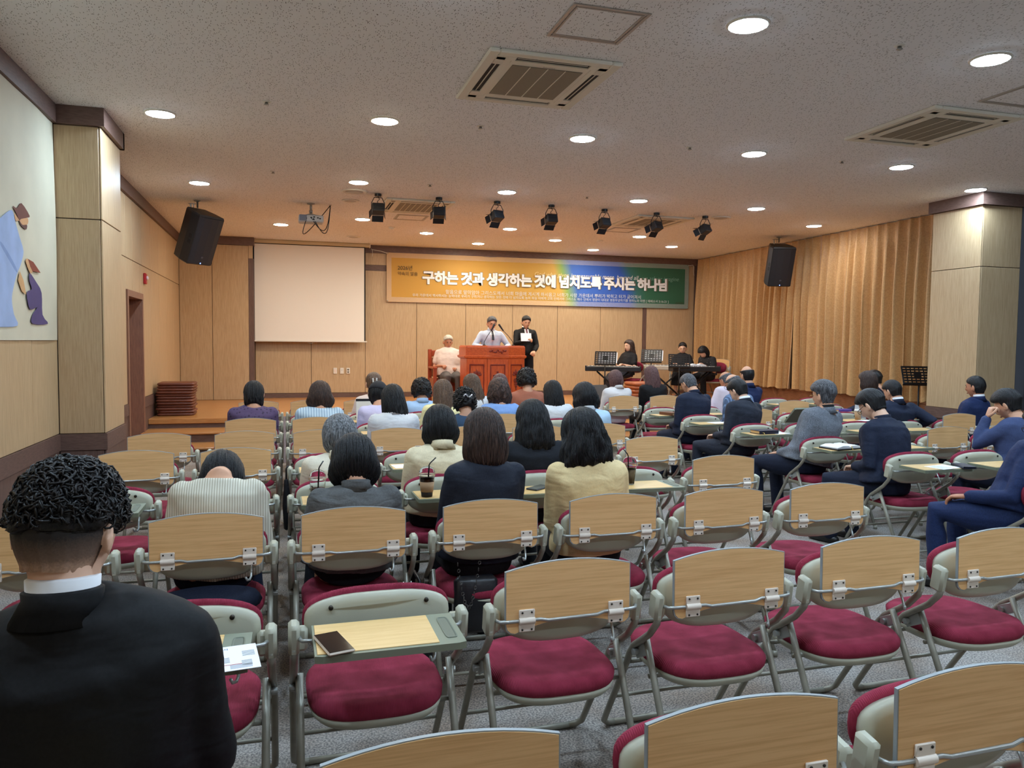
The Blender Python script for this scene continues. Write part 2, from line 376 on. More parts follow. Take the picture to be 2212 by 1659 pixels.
# ---- stage with two steps and a carpeted ramp
st = struct(MB().box(-1.89, 9.2, 12.06, 16.01, 0, S-.075).build('stage', brown))
MB().cbox(((-1.89+9.2)/2, 14.02, S-.0375), ((9.2+1.89)/2, 1.99, .0375), .006).build('stage_floor', stagewood, st)
s1 = struct(MB().box(-1.89, 9.2, 11.45, 12.06, 0, .245).build('step_upper', brown)); MB().cbox(((-1.89+9.2)/2, 11.74, .258), ((9.2+1.89)/2, .33, .0125), .004).build('step_tread', stagewood, s1)
s2 = struct(MB().box(-1.89, 9.2, 10.86, 11.45, 0, .11).build('step_lower', brown)); MB().cbox(((-1.89+9.2)/2, 11.14, .1225), ((9.2+1.89)/2, .32, .0125), .004).build('step_tread', stagewood, s2)
rp = MB(); rp.loft([[V((x,10.15,.004)),V((x,12.04,S+.006)),V((x,12.04,0)),V((x,10.15,0))] for x in (-.62, 1.2)])
struct(rp.build('ramp', ramp_carpet))
TEXTS = []
def text(name, body, m, parent, Mx, height=None, width=None, offset=0, shear=0, extrude=.0006, align='LEFT', spacing=1.0, word=1.0, bold=0.0):
    """flat lettering: becomes a mesh part of its thing; Mx places its x (reading) / y (up) axes"""
    c = bpy.data.curves.new(name, 'FONT'); c.body = body; c.size = 1.0; c.offset = offset; c.shear = shear; c.extrude = 0; c.align_x = align
    c.space_character = spacing; c.space_word = word; c.fill_mode = 'FRONT'; c.resolution_u = 4
    o = bpy.data.objects.new(name, c); COL.objects.link(o); o.parent = parent
    TEXTS.append((o, m, Mx, height, width, bold)); return o

# ================================================================ ceiling fittings
LROWS = [('nearest row', 4.2, [(2.70,'c'),(4.565,'c')]), ('second row', 6.95, [(.85,'w'),(2.71,'c'),(4.57,'c'),(6.40,'c')]), ('third row', 9.7, [(.87,'w'),(2.75,'c'),(4.61,'c'),(6.44,'c')])]
DL = []
for nm, y, L_ in LROWS:
    for i, (x, c) in enumerate(L_): DL.append((x, y, c, '%s round downlight, %s from left in the %s of ceiling lamps' % ('warm yellowish' if c == 'w' else 'cool white', ('first','second','third','fourth')[i], nm)))
DL += [(-1.02,7.34,'c','cool white round downlight beside the panelled left pillar'), (-1.01,10.39,'c','cool white round downlight above the left hanging loudspeaker'),
 (8.18,7.66,'c','cool white round downlight touching the cornice of the right pillar'), (8.24,10.78,'n','round downlight near the top of the pleated curtains'),
 (-.06,13.63,'s','warm round downlight above the left end of the projection screen'), (1.19,12.6,'s','warm round downlight just right of the projector cables'),
 (3.69,12.8,'s','warm round downlight behind the row of black spotlights, above the lectern'), (6.16,12.9,'s','warm round downlight behind the far right ceiling cassette'),
 (2.43,13.8,'s','warm round downlight above the left end of the yellow banner'), (3.65,14.9,'s','warm round downlight closest to the banner, left one of two'),
 (4.9,13.9,'s','warm round downlight above the centre of the banner'), (6.14,15.05,'s','warm round downlight closest to the banner, right one of two'), (7.39,14.0,'n','cool round downlight above the green end of the banner')]
HID = [(.85,1.45,'c'),(2.71,1.45,'c'),(4.57,1.45,'c'),(6.4,1.45,'c'),(.85,4.2,'c'),(6.4,4.2,'c'),(-1.02,4.3,'c'),(-1.02,1.45,'c'),(8.2,4.6,'c'),(.85,-1.3,'h'),(2.71,-1.3,'h'),(4.57,-1.3,'h'),(6.4,-1.3,'h')]
em = {'h': emit('diffuser_rear', (.72,.86,1.0), LAMP_COOL*.7), 'c': emit('diffuser_cool', (.60,.80,1.0), LAMP_COOL), 'w': emit('diffuser_warm', (1.0,.90,.68), LAMP_WARM), 's': emit('diffuser_stage', (1.0,.92,.77), LAMP_STAGE), 'n': emit('diffuser_neutral', (.95,.93,.95), LAMP_STAGE*.8)}
ring_me = MB().lathe((0,0,0), [(.112,-.001),(.130,-.001),(.132,-.006),(.126,-.012),(.116,-.014),(.112,-.010),(.112,-.001)], 32)
ring_me.f = ring_me.f[:-2]
ring_me = ring_me.mesh('trim_ring', white_plastic, True)
dome = MB().lathe((0,0,0), [(.113,-.002),(.111,-.014),(.085,-.019)], 20)
dome_me = {k2: dome.mesh('diffuser', em[k2], True) for k2 in em}
def downlight(x, y, c, label, group):
    t = thing('ceiling_downlight', label, 'ceiling light', (x, y, H), 0, group)
    for nm, me in (('trim_ring', ring_me), ('diffuser', dome_me[c])):
        o = bpy.data.objects.new(nm, me); COL.objects.link(o); o.parent = t
for x, y, c, lb in DL: downlight(x, y, c, lb, 'round ceiling downlights')
for x, y, c in HID: downlight(x, y, c, 'cool white round downlight over the rear seats, out of view', 'downlights behind the camera')

acw = mat('ac_white', (222,216,200), .5); acg = mat('ac_grille', (128,120,104), .6, var=(300,.3), bump=(400,.4,.003)); acd = mat('ac_slot_dark', (18,18,20), .7)
def ac(x, y, label, stripes):
    t = thing('ceiling_cassette', label, 'air conditioner', (x, y, H), 0, 'ceiling air conditioner cassettes')
    hx, hy = .475, .535
    p = MB()
    o_, s0, s1_ = .075, .075, .135       # outer strip width, slot range
    for sx in (-1,1):
        a, b_ = sorted((sx*hx, sx*(hx-s0))); p.cbox(((a+b_)/2,0,-.014), ((b_-a)/2,hy,.014), .008)
        a, b_ = sorted((sx*(hx-s1_), sx*(hx-.185))); p.cbox(((a+b_)/2,0,-.014), ((b_-a)/2,hy-s1_,.013), .003)
        a, b_ = sorted((sx*hy, sx*(hy-s0))); p.cbox((0,(a+b_)/2,-.014), (hx-s0,(b_-a)/2,.014), .008)
        a, b_ = sorted((sx*(hy-s1_), sx*(hy-.185))); p.cbox((0,(a+b_)/2,-.014), (hx-.185,(b_-a)/2,.013), .003)
        for sy in (-1,1):
            p.cbox((sx*(hx-.14), sy*(hy-.105), -.014), (.07,.035,.0135), .002); p.cbox((sx*(hx-.105), sy*(hy-.16), -.014), (.033,.07,.0135), .002)
    p.build('panel', acw, t)
    MB().box(-hx+.03, hx-.03, -hy+.03, hy-.03, -.0175, -.0005).build('duct_recess', acd, t)
    g = MB().cbox((0,0,-.017), (hx-.17,hy-.17,.008), .006).build('return_frame', acw, t)
    MB().cbox((0,0,-.0265), (hx-.215,hy-.215,.003), .002).build('grille', acg, g)
    for i in range(stripes):
        xx = -(hx-.215)+(2*(hx-.215))*(i+1)/(stripes+1)
        MB().box(xx-.004, xx+.004, -(hy-.215), hy-.215, -.031, -.029).build('grille_bar', acw, g)
    for sx in (-1,1):
        MB().cbox((sx*(hx-.105),0,-.0195), (.004,hy-.22,.002), .001, None).build('louver', acw, t)
        MB().cbox((0,sx*(hy-.105),-.0195), (hx-.22,.004,.002), .001, None).build('louver', acw, t)
    return t
ac1 = ac(1.775, 5.55, 'square white ceiling air conditioner nearest the camera, right of centre', 3)

ac(5.49, 5.64, 'square white ceiling air conditioner at the right, near the second hatch', 3)
ac(1.8, 11.15, 'far ceiling air conditioner between the two leftmost spotlights', 6)
ac(5.58, 11.27, 'far ceiling air conditioner behind the right spotlights', 3)

def hatch(x, y, label):
    t = thing('ceiling_hatch', label, 'access hatch', (x, y, H), 0, 'ceiling access hatches')
    p = MB(); a = .245
    for k2, (r0, r1) in enumerate(((a, a-.022), (a-.03, a-.042))):
        for sx in (-1,1):
            c_ = sx*(r0+r1)/2; h_ = (r0-r1)/2
            p.cbox((c_,0,-.004), (h_,r0,.004), .002); p.cbox((0,c_,-.004), (r1,h_,.004), .002)
    p.build('hatch_frame', mat('hatch_alu', (176,168,160), .4, .4), t)
    MB().box(-a+.044, a-.044, -a+.044, a-.044, -.003, -.0005).build('hatch_board', ceil_m, t)
hatch(1.835, 4.485, 'square access hatch at the top edge, next to the near air conditioner'); hatch(5.5, 4.70, 'square access hatch at the right edge of the ceiling')
hatch(1.9, 12.2, 'small square access hatch behind the far left air conditioner'); hatch(5.54, 12.3, 'small square access hatch behind the far right air conditioner')
def spot(x, y, label, tilt, yaw):
    t = thing('stage_spotlight', label, 'spotlight', (x, y, H), 0, 'row of black stage spotlights')
    MB().cyl((0,0), .045, -.035, -.0005, 20).build('base', black_plastic, t, 30)
    MB().tube([(-.085,0,-.20),(-.085,0,-.12),(-.05,0,-.05),(.05,0,-.05),(.085,0,-.12),(.085,0,-.20)], .006, 8).build('yoke', dark_metal, t, True)
    MB().tube([(.0,0,-.035),(.02,.01,-.07),(-.01,.01,-.10),(.005,.0,-.14)], .005, 6).build('cable', black_plastic, t, True)
    Mx = Matrix.Translation((0,0,-.20)) @ Matrix.Rotation(yaw,4,'Z') @ Matrix.Rotation(tilt,4,'X')
    bd = MB().cbox((0,0,0), (.078,.06,.062), .008)
    for i in range(5): bd.cbox((0,-.062,-.045+.022*i), (.07,.006,.004), .001)
    bd.move(Mx).build('housing', black_plastic, t)
    MB().cbox((0,.061,0), (.066,.002,.05), .001).move(Mx).build('lens', mat('lamp_glass', (150,160,170), .1, .3), t)
    fl_ = MB()
    Mu = Matrix.Translation((0,.06,.06)) @ Matrix.Rotation(.5,4,'X'); Md = Matrix.Translation((0,.06,-.06)) @ Matrix.Rotation(-.5,4,'X')
    MB().cbox((0,.045,0), (.075,.045,.0015), .001).move(Mx @ Mu).build('barn_door', dark_metal, t); MB().cbox((0,.045,0), (.075,.045,.0015), .001).move(Mx @ Md).build('barn_door', dark_metal, t)
    for sx in (-1,1):
        MB().cbox((0,.04,0), (.0015,.04,.055), .001).move(Mx @ Matrix.Translation((sx*.078,.06,0)) @ Matrix.Rotation(-sx*.35,4,'Z')).build('barn_door', dark_metal, t)
for i, (x, y) in enumerate(((1.185,10.4),(2.0,10.4),(2.815,10.41),(3.614,10.43),(4.453,10.5),(5.3,10.53),(6.123,10.55))):
    spot(x, y, 'black barn-door spotlight, %s from the left in the ceiling row' % ('first','second','third','fourth','fifth','sixth','seventh')[i], (-.5,-.25,-.45,-.3,-.4,-.4,-.5)[i], (0,-.1,.35,.05,.25,.35,.45)[i])
def vent(x, y, r, label):
    t = thing('ceiling_diffuser', label, 'ceiling diffuser', (x, y, H), 0, 'round ceiling diffusers')
    p = MB().lathe((0,0,0), [(r*.72,-.001),(r,-.001),(r,-.008),(r*.8,-.016),(r*.72,-.008)], 28); p.build('outer_ring', white_plastic, t, True)
    MB().lathe((0,0,0), [(r*.66,-.001),(r*.66,-.012),(r*.4,-.02),(r*.1,-.021)], 28).build('inner_cone', mat('vent_grey', (190,182,172), .5), t, True)
vent(.868,10.33,.17,'large round ceiling diffuser beside the leftmost spotlight'); vent(.876,11.02,.12,'small round ceiling speaker above the projector cables')
vent(6.415,10.6,.15,'round ceiling diffuser right of the last spotlight'); vent(6.538,11.24,.1,'small round ceiling speaker behind the last spotlight'); vent(1.234,14.8,.13,'flat round ceiling diffuser above the projection screen')
spw = ['left of the second row of downlights','left of centre in the second row','close to the upper left downlights','left of centre in the third row','right of centre in the second row','between the right downlights','in the plain area right of the near air conditioner','right of centre in the third row']
for (x, y), wd in zip(((-.135,6.72),(1.694,6.86),(-.123,9.43),(1.731,9.59),(3.839,6.94),(5.636,6.95),(3.818,4.2),(3.854,9.69)), spw):
    t = thing('sprinkler_head', 'tiny ceiling sprinkler head ' + wd, 'sprinkler', (x, y, H), 0, 'ceiling sprinkler heads')
    MB().lathe((0,0,0), [(.035,-.0005),(.035,-.004),(.018,-.006)], 16).build('escutcheon', white_plastic, t, True); MB().lathe((0,0,0), [(.012,-.004),(.014,-.018),(.02,-.022),(.02,-.025)], 12).build('nozzle', steel, t, True)
for (x, y), wd in zip(((1.752,13.36),(5.72,13.66)), ('left', 'right')):
    t = thing('smoke_detector', 'white smoke detector on the stage ceiling, %s one' % wd, 'smoke detector', (x, y, H), 0, 'smoke detectors')
    MB().lathe((0,0,0), [(.055,-.0005),(.055,-.012),(.045,-.02)], 20).build('base', white_plastic, t, True); MB().lathe((0,0,0), [(.04,-.018),(.036,-.035),(.02,-.042)], 20).build('chamber', white_plastic, t, True)
# loudspeakers
def loudspeaker(x, y, label, rz, tilt):
    t = thing('loudspeaker', label, 'loudspeaker', (x, y, H), 0, 'hanging loudspeakers')
    MB().lathe((0,0,0), [(.05,-.0005),(.045,-.012),(.014,-.02),(.012,-.10)], 16).build('ceiling_mount', steel, t, True)
    MB().tube([(-.05,0,-.04),(-.05,0,-.12)], .006, 6).tube([(-.09,.02,-.05),(-.085,.02,-.13)], .012, 6).cbox((-.07,.01,-.045), (.05,.02,.004), .002).build('shackle', steel, t)
    Mx = Matrix.Translation((0,0,-.50)) @ Matrix.Rotation(rz,4,'Z') @ Matrix.Rotation(tilt,4,'X')
    out = [(-.21,-.17),(.21,-.17),(.205,.0),(.15,.19),(-.15,.19),(-.205,.0)]
    lv = []
    for z, kx in ((-.36,.90),(-.345,1.0),(.33,1.0),(.355,.95)): lv.append([V((a*kx, b_*kx, z)) for a, b_ in out])
    body = MB().loft(lv).move(Mx).build('cabinet', black_plastic, t)
    gr = MB(); pts = [(-.20,-.172),(-.12,-.186),(0,-.192),(.12,-.186),(.20,-.172)]
    gr.loft([[V((a,b_,z)) for a, b_ in pts]+[V((.2,-.168,z)),V((-.2,-.168,z))] for z in (-.34,.325)]).move(Mx).build('grille', mat('speaker_grille', (26,27,33), .55, bump=(500,.5,.003)), t)
    MB().cbox((0,-.193,-.24), (.016,.003,.012), .001).move(Mx).build('badge', mat('badge_grey', (70,70,76), .4), t)
    MB().cbox((0,-.190,-.325), (.006,.004,.006), .001).move(Mx).build('power_led', emit('blue_led', (.1,.25,1.0), 6), t)
    hd = MB()
    for sx in (-1,1):
        for zz in (.03,-.05): hd.cbox((sx*.205,-.10,zz), (.006,.035,.03), .002)
    hd.move(Mx).build('handle_recess', mat('handle_black', (8,8,9), .6), t)
loudspeaker(-1.17, 11.75, 'black loudspeaker hanging left, beside the pillar', .80, .42)
loudspeaker(8.55, 12.14, 'black loudspeaker hanging right, in front of the curtains', -.22, .32)
# projector
t = thing('projector', 'grey ceiling projector with dangling black cables', 'projector', (.36, 11.46, H))
MB().lathe((0,0,0), [(.06,-.0005),(.055,-.012),(.018,-.02),(.018,-.09),(.028,-.10),(.02,-.14)], 16).build('ceiling_mount', steel, t, True)
MB().tube([(-.10,.0,-.17),(-.02,0,-.15),(.02,0,-.15),(.13,0,-.17)], .008, 6).build('mount_arm', steel, t, True)
pj = MB().cbox((.0,0,-.225), (.17,.13,.05), .015).build('case', mat('projector_grey', (176,176,178), .5), t)
MB().cbox((-.11,-.131,-.22), (.05,.002,.04), .001).build('exhaust_grille', mat('projector_vent', (110,116,130), .6, bump=(200,.6,.004)), pj)
io = MB()
for i, (a, c_) in enumerate(((0,.0),(.04,.01),(.09,.0),(.03,-.025),(.12,-.01))): io.cbox((a,-.131,-.215+c_), (.013,.002,.008), .001)
io.build('connector_bay', dark_metal, pj); MB().cyl((0,0),.03,0,.02,16).move(Matrix.Translation((.06,.13,-.225)) @ Matrix.Rotation(-PI/2,4,'X')).build('lens', mat('lamp_glass', (0,0,0)), pj, 30)
MB().cyl((.27,.0), .02, -.012, -.0005, 12).build('cable_rose', white_plastic, t)
for i, (sag, x1) in enumerate(((.46,.0),(.50,.03),(.52,-.06))):
    pts = []
    for q in range(15):
        u = q/14; pts.append((.27+(x1-.27)*u+.05*math.sin(PI*u)*(-1 if i == 2 else 1)-(.14 if i==2 else 0)*math.sin(PI*u), -.13*u, -.01-(.21)*u-(sag-.2)*math.sin(PI*min(1,u*1.0))**1.0))
    MB().tube(pts, .006, 6).build('cable', black_plastic, t, True)
text('maker_lettering', 'hauzen', mat('grey_print', (110,108,104), .5), ac1, Matrix.Translation((0,-.335,-.0285)) @ Matrix.Rotation(PI,4,'X'), height=.022, align='CENTER')

# ================================================================ folding tablet chairs
m, N, L, b = _new('maroon_corduroy')
vec = _coords(N, L, (1,1,1))
wv = N.new('ShaderNodeTexWave'); wv.inputs['Scale'].default_value = 75; wv.inputs['Distortion'].default_value = .6; wv.bands_direction = 'X'; L.new(vec, wv.inputs['Vector'])
ns = N.new('ShaderNodeTexNoise'); ns.inputs['Scale'].default_value = 9; ns.inputs['Detail'].default_value = 6; L.new(vec, ns.inputs['Vector'])
rr = N.new('ShaderNodeValToRGB'); rr.color_ramp.elements[0].position = .3; rr.color_ramp.elements[0].color = (*lin((114,26,44)),1); rr.color_ramp.elements[1].position = .72; rr.color_ramp.elements[1].color = (*lin((156,54,76)),1)
L.new(ns.outputs['Fac'], rr.inputs['Fac']); L.new(rr.outputs[0], b.inputs['Base Color']); b.inputs['Roughness'].default_value = .85; b.inputs['Specular IOR Level'].default_value = .2
bp = N.new('ShaderNodeBump'); bp.inputs['Strength'].default_value = .35; bp.inputs['Distance'].default_value = .003; L.new(wv.outputs['Fac'], bp.inputs['Height']); L.new(bp.outputs[0], b.inputs['Normal'])
maroon = m
shellm = mat('beige_shell_plastic', (180,178,158), .42, var=(6,.05), bump=(300,.06,.002))
tubem = mat('grey_beige_enamel', (150,146,132), .38, .25, var=(14,.14), rnd=True)
rodm = mat('pale_steel_rod', (178,180,176), .32, .55)
boardm = wood('tablet_maple', (236,188,130), (216,164,106), grain=(1.0,34,34), scale=4.2, rough=.42, bumpk=.02, wave=1.6)
topm = wood('tablet_top_maple', (226,188,126), (214,172,108), grain=(1.3,20,20), scale=4.2, rough=.40, bumpk=.02)
edgem = mat('grey_edge_band', (150,156,158), .4); traym = mat('grey_green_tray', (122,128,108), .45)
hingem = mat('cream_hinge', (232,218,202), .4); screwm = mat('dark_screw', (60,54,48), .35, .7)

def back_outline(hw, zt, zb, n=28, inset=0):
    """(x,z) outline: gently arched top, rounded shoulders, sagging bottom edge"""
    pts = []
    for k2 in range(n):
        t = 2*PI*k2/n; c, s_ = math.cos(t), math.sin(t)
        e = 2.9
        x = (hw-inset)*math.copysign(abs(c)**(2/e), c)
        if s_ >= 0: z = .68+(zt-inset-.68)*abs(s_)**(2/e)*(1-.10*(x/hw)**2)
        else: z = .68-(.68-zb-inset)*abs(s_)**(2/2.5)
        pts.append((x, z))
    return pts
def bend(x): return .42*x*x
def curved_slab(levels):
    """levels: (hw, top, bottom, inset, y); outline bent around the sitter"""
    rs = []
    for hw, zt, zb, ins, y in levels:
        rs.append([V((x, y+bend(x), z)) for x, z in back_outline(hw, zt, zb, 36, ins)])
    return MB().loft(rs)
CH = {}
CH['back_shell'] = curved_slab([(.226,.758,.555,.018,.010),(.230,.763,.549,.004,.017),(.231,.765,.547,0,.030),(.229,.763,.549,.0,.046)]).mesh('back_shell', shellm, True)
CH['back_cushion'] = curved_slab([(.233,.774,.565,.002,.046),(.236,.780,.562,0,.058),(.234,.778,.565,.004,.074),(.226,.768,.575,.014,.084)]).mesh('back_cushion', maroon, True)
so = superell(.218, .232, 3.0, 44, 0, .172)
CH['seat_pan'] = MB().rings_of(so, [(.352,.03),(.356,.018),(.372,.004),(.386,.0),(.39,.004)]).mesh('seat_pan', shellm, True)
sc = MB(); lv = [(.386,.006),(.398,-.002),(.418,-.004),(.432,.010),(.440,.034),(.443,.075),(.442,.15)]
sc.rings_of(so, lv)
for p in sc.v:
    d = (p.x/.2)**2; p.z += .012*max(0, 1-((p.y-.0)/.14)**2)*(1 if p.z > .42 else 0)*.5-.010*max(0, 1-d)*(1 if p.z > .435 else 0)
CH['seat_cushion'] = sc.mesh('seat_cushion', maroon, True)
for sx, nm in ((-1,'l'),(1,'r')):
    X = sx*.262
    CH['bracket'+nm] = MB().cbox((X,.0,.652), (.017,.030,.050), .010, Matrix.Rotation(.16,3,'X')).cbox((sx*.24,.022,.64), (.02,.018,.038), .01).mesh('back_bracket', shellm, 40)
    CH['front_leg'+nm] = MB().tube([(X,-.015,.625),(X,-.005,.59),(X,.045,.535),(X,.10,.495),(X,.165,.45),(X,.20,.41),(X,.225,.36),(X*.985,.41,.075),(X*.98,.435,.035),(X*.9,.45,.016),(X*.78,.452,.013)], .0125, 10).mesh('front_leg', tubem, True)
    CH['rear_leg'+nm] = MB().tube([(X*.93,.105,.495),(X*.93,.03,.345),(X*.93,-.135,.02)], .0125, 10).cyl((X*.93,-.14), .016, 0, .03, 10).mesh('rear_leg', tubem, True)
    CH['latch'+nm] = MB().cbox((X*.96,.13,.44), (.004,.045,.022), .003, Matrix.Rotation(-.5,3,'X')).tube([(X*.9,.15,.43),(X*1.05,.15,.43)], .012, 10).mesh('folding_latch', rodm, 40)
CH['floor_bar'] = MB().tube([(-.205,.452,.013),(.205,.452,.013)], .0125, 10).mesh('floor_bar', tubem, True)
CH['cross_bar'] = MB().tube([(-.244,-.10,.075),(.244,-.10,.075)], .008, 8).mesh('cross_bar', tubem, True); CH['cross_bar2'] = MB().tube([(-.255,.345,.175),(.255,.345,.175)], .008, 8).mesh('cross_bar', tubem, True)
CH['seat_support'] = MB().tube([(-.25,.22,.365),(.25,.22,.365)], .009, 8).mesh('seat_support', tubem, True); CH['seat_support2'] = MB().tube([(-.25,.07,.37),(.25,.07,.37)], .009, 8).mesh('seat_support', tubem, True)
CH['tablet_rod'] = MB().tube([(-.245,.0,.652),(-.244,-.03,.655),(-.238,-.046,.656),(-.21,-.05,.656),(-.10,-.05,.656),(-.075,-.05,.650),(.10,-.05,.652),(.125,-.05,.660),(.22,-.05,.660),(.242,-.046,.661),(.252,-.03,.663),(.252,0,.66)], .0058, 8).mesh('tablet_rod', rodm, True)
rs_ = MB()
for xx in (-.15,.15): rs_.tube([(xx, .008, .762),(xx, -.0,.762)], .0075, 10)
CH['shell_hole'] = MB().tube([(-.15,.026,.728),(-.15,.016,.728)], .0075, 10).mesh('shell_screw', screwm, True); CH['shell_hole2'] = MB().tube([(.15,.026,.728),(.15,.016,.728)], .0075, 10).mesh('shell_screw', screwm, True)
CH['hook'] = MB().tube([(.17,-.0,.62),(.17,-.02,.59),(.17,-.03,.565),(.165,-.04,.555),(.155,-.05,.556),(.15,-.056,.57)], .005, 8).mesh('bag_hook', rodm, True)
# tablet, raised
def tab_outline(hw, zt, zb, arch, n=12):
    pts = []
    for k2 in range(n+1):
        x = -hw+2*hw*k2/n; pts.append((x, zt-arch*(x/hw)**2))
    # right lower corner, bottom arch, left lower corner
    r = .03
    for a in range(4): pts.append((hw-r+r*math.cos(-PI/2*a/3), zb+r+r*math.sin(-PI/2*a/3)))
    for k2 in range(1, n):
        x = (hw-r)-2*(hw-r)*k2/n; pts.append((x, zb+.034*(1-((x)/(hw-r))**2)))
    for a in range(4): pts.append((-hw+r+r*math.cos(-PI/2-PI/2*a/3), zb+r+r*math.sin(-PI/2-PI/2*a/3)))
    return pts
tilt = Matrix.Translation((0,-.036,.656)) @ Matrix.Rotation(PI/2-.02,4,'X') @ Matrix.Translation((0,-.656,0))
o1 = tab_outline(.222, .846, .612, .028)
CH['tablet'] = MB().prism([(x*.985, .73+(z-.73)*.975) for x, z in o1], .013, tilt).mesh('tablet_board', boardm, False)
inner = MB(); a_ = [tilt @ V((x, z, .0015)) for x, z in o1]; b_ = [tilt @ V((x, z, .0115)) for x, z in o1]
CH['edge'] = MB().loft([a_, b_]).mesh('edge_band', edgem, False)
def hinge(xx):
    h = MB().cbox((xx,-.052,.677), (.027,.0035,.016), .002).cbox((xx,-.052,.635), (.027,.0035,.015), .002)
    h.tube([(xx-.027,-.053,.656),(xx+.027,-.053,.656)], .0115, 10)
    return h
def screws(xx):
    s_ = MB()
    for dx in (-.016,.016):
        for zz in (.684,.628): s_.tube([(xx+dx,-.054,zz),(xx+dx,-.0575,zz)], .0035, 8)
    return s_
for nm, xx in (('hinge_a',-.150),('hinge_b',.166)):
    CH[nm] = hinge(xx).mesh('hinge', hingem, 40); CH[nm+'s'] = screws(xx).mesh('hinge_screw', screwm, True)
# tablet, lowered: horizontal top with frame and pen tray
low = [(x, y) for x, y in ((-.212,-.045),(.212,-.045),(.212,-.285),(.19,-.292),(-.19,-.292),(-.212,-.285))]
CH['low_frame'] = MB().prism(low, .02, Matrix.Translation((0,0,.681))).mesh('tablet_frame', traym, False)
CH['low_top'] = MB().cbox((-.035,-.165,.7015), (.170,.112,.0022), .001).mesh('tablet_top', topm, False)
CH['low_tray'] = MB().rings_of(superell(.018,.085,6,24,.178,-.165), [(.7005,0),(.703,0),(.7035,.003),(.7015,.006)]).mesh('pen_tray', mat('tray_dark', (100,106,90), .5), False)
def chair(state, label, x, y, rz=0, z=0, group='folding tablet chairs in the hall'):
    t = thing('folding_chair', label, 'chair', (x, y, z), rz, group)
    def p(nm, me, par=t):
        o = bpy.data.objects.new(nm, CH[me]); COL.objects.link(o); o.parent = par; return o
    p('seat_pan','seat_pan'); p('seat_cushion','seat_cushion'); p('back_shell','back_shell'); p('back_cushion','back_cushion')
    for s_ in 'lr':
        p('back_bracket','bracket'+s_); p('front_leg','front_leg'+s_); p('rear_leg','rear_leg'+s_); p('folding_latch','latch'+s_)
    p('floor_bar','floor_bar'); p('cross_bar','cross_bar'); p('cross_bar','cross_bar2'); p('seat_support','seat_support'); p('seat_support','seat_support2'); p('tablet_rod','tablet_rod'); p('shell_screw','shell_hole'); p('shell_screw','shell_hole2'); p('bag_hook','hook')
    if state == 'up':
        tb = p('tablet_board','tablet'); p('edge_band','edge',tb)
        for hn in ('hinge_a','hinge_b'):
            h = p('hinge', hn, t); p('hinge_screw', hn+'s', h)
    elif state == 'down':
        tb = p('tablet_frame','low_frame'); p('tablet_top','low_top',tb); p('pen_tray','low_tray',tb)
    elif state == 'half':
        tb = p('tablet_frame','low_frame'); p('tablet_top','low_top',tb); p('pen_tray','low_tray',tb)
        tb.matrix_local = Matrix.Translation((0,-.05,.665)) @ Matrix.Rotation(-.75,4,'X') @ Matrix.Translation((0,.05,-.665))
    return t
ORD = ['zeroth','first','second','third','fourth','fifth','sixth','seventh','eighth','ninth']
AX = {1:-.92, 2:-.31}; BX = [.28,.89,1.49,2.10,2.71]; CX = [4.45,5.06,5.67,6.29,6.91,7.56]
RY = {1:1.38,2:2.40,3:3.40,4:4.42,5:5.43,6:6.41,7:7.45,8:8.50,9:9.55}; RC = {3:3.45,4:4.56,5:5.53,6:6.60,7:7.57,8:8.55,9:9.75}
# block, row: string of states by column (u raised, d lowered, h half-raised, . none)
LAY = {('A',1):'.d',('A',2):'.d',('A',3):'uu',('A',4):'dd',('A',5):'uu',('A',6):'uu',('A',7):'.u',('A',8):'.d',('A',9):'.u',
 ('B',1):'uuu..',('B',2):'duuuu',('B',3):'uuuuu',('B',4):'ddddu',('B',5):'ddddu',('B',6):'uuuuu',('B',7):'uddud',('B',8):'ddddd',('B',9):'uudud',
 ('C',3):'d.....',('C',4):'ddd...',('C',5):'dduu..',('C',6):'dddduu',('C',7):'duhdd.',('C',8):'dddudd',('C',9):'uudddd'}
BN = {'A':'left block','B':'middle block','C':'right block'}
jit = random.Random(3)
for (bk, r), s_ in LAY.items():
    for c, ch in enumerate(s_):
        if ch == '.': continue
        x = (AX[c+1] if bk == 'A' else BX[c] if bk == 'B' else CX[c]); y = RC[r] if bk == 'C' else RY[r]
        st_ = {'u':'up','d':'down','h':'half'}[ch]; wd = {'u':'raised','d':'lowered','h':'half-raised'}[ch]
        chair(st_, 'maroon folding chair with %s tablet, %s row from camera, %s from left in %s' % (wd, ORD[r], ORD[c+1], BN[bk]), x+jit.uniform(-.008,.008), y+jit.uniform(-.012,.012), jit.uniform(-.02,.02))

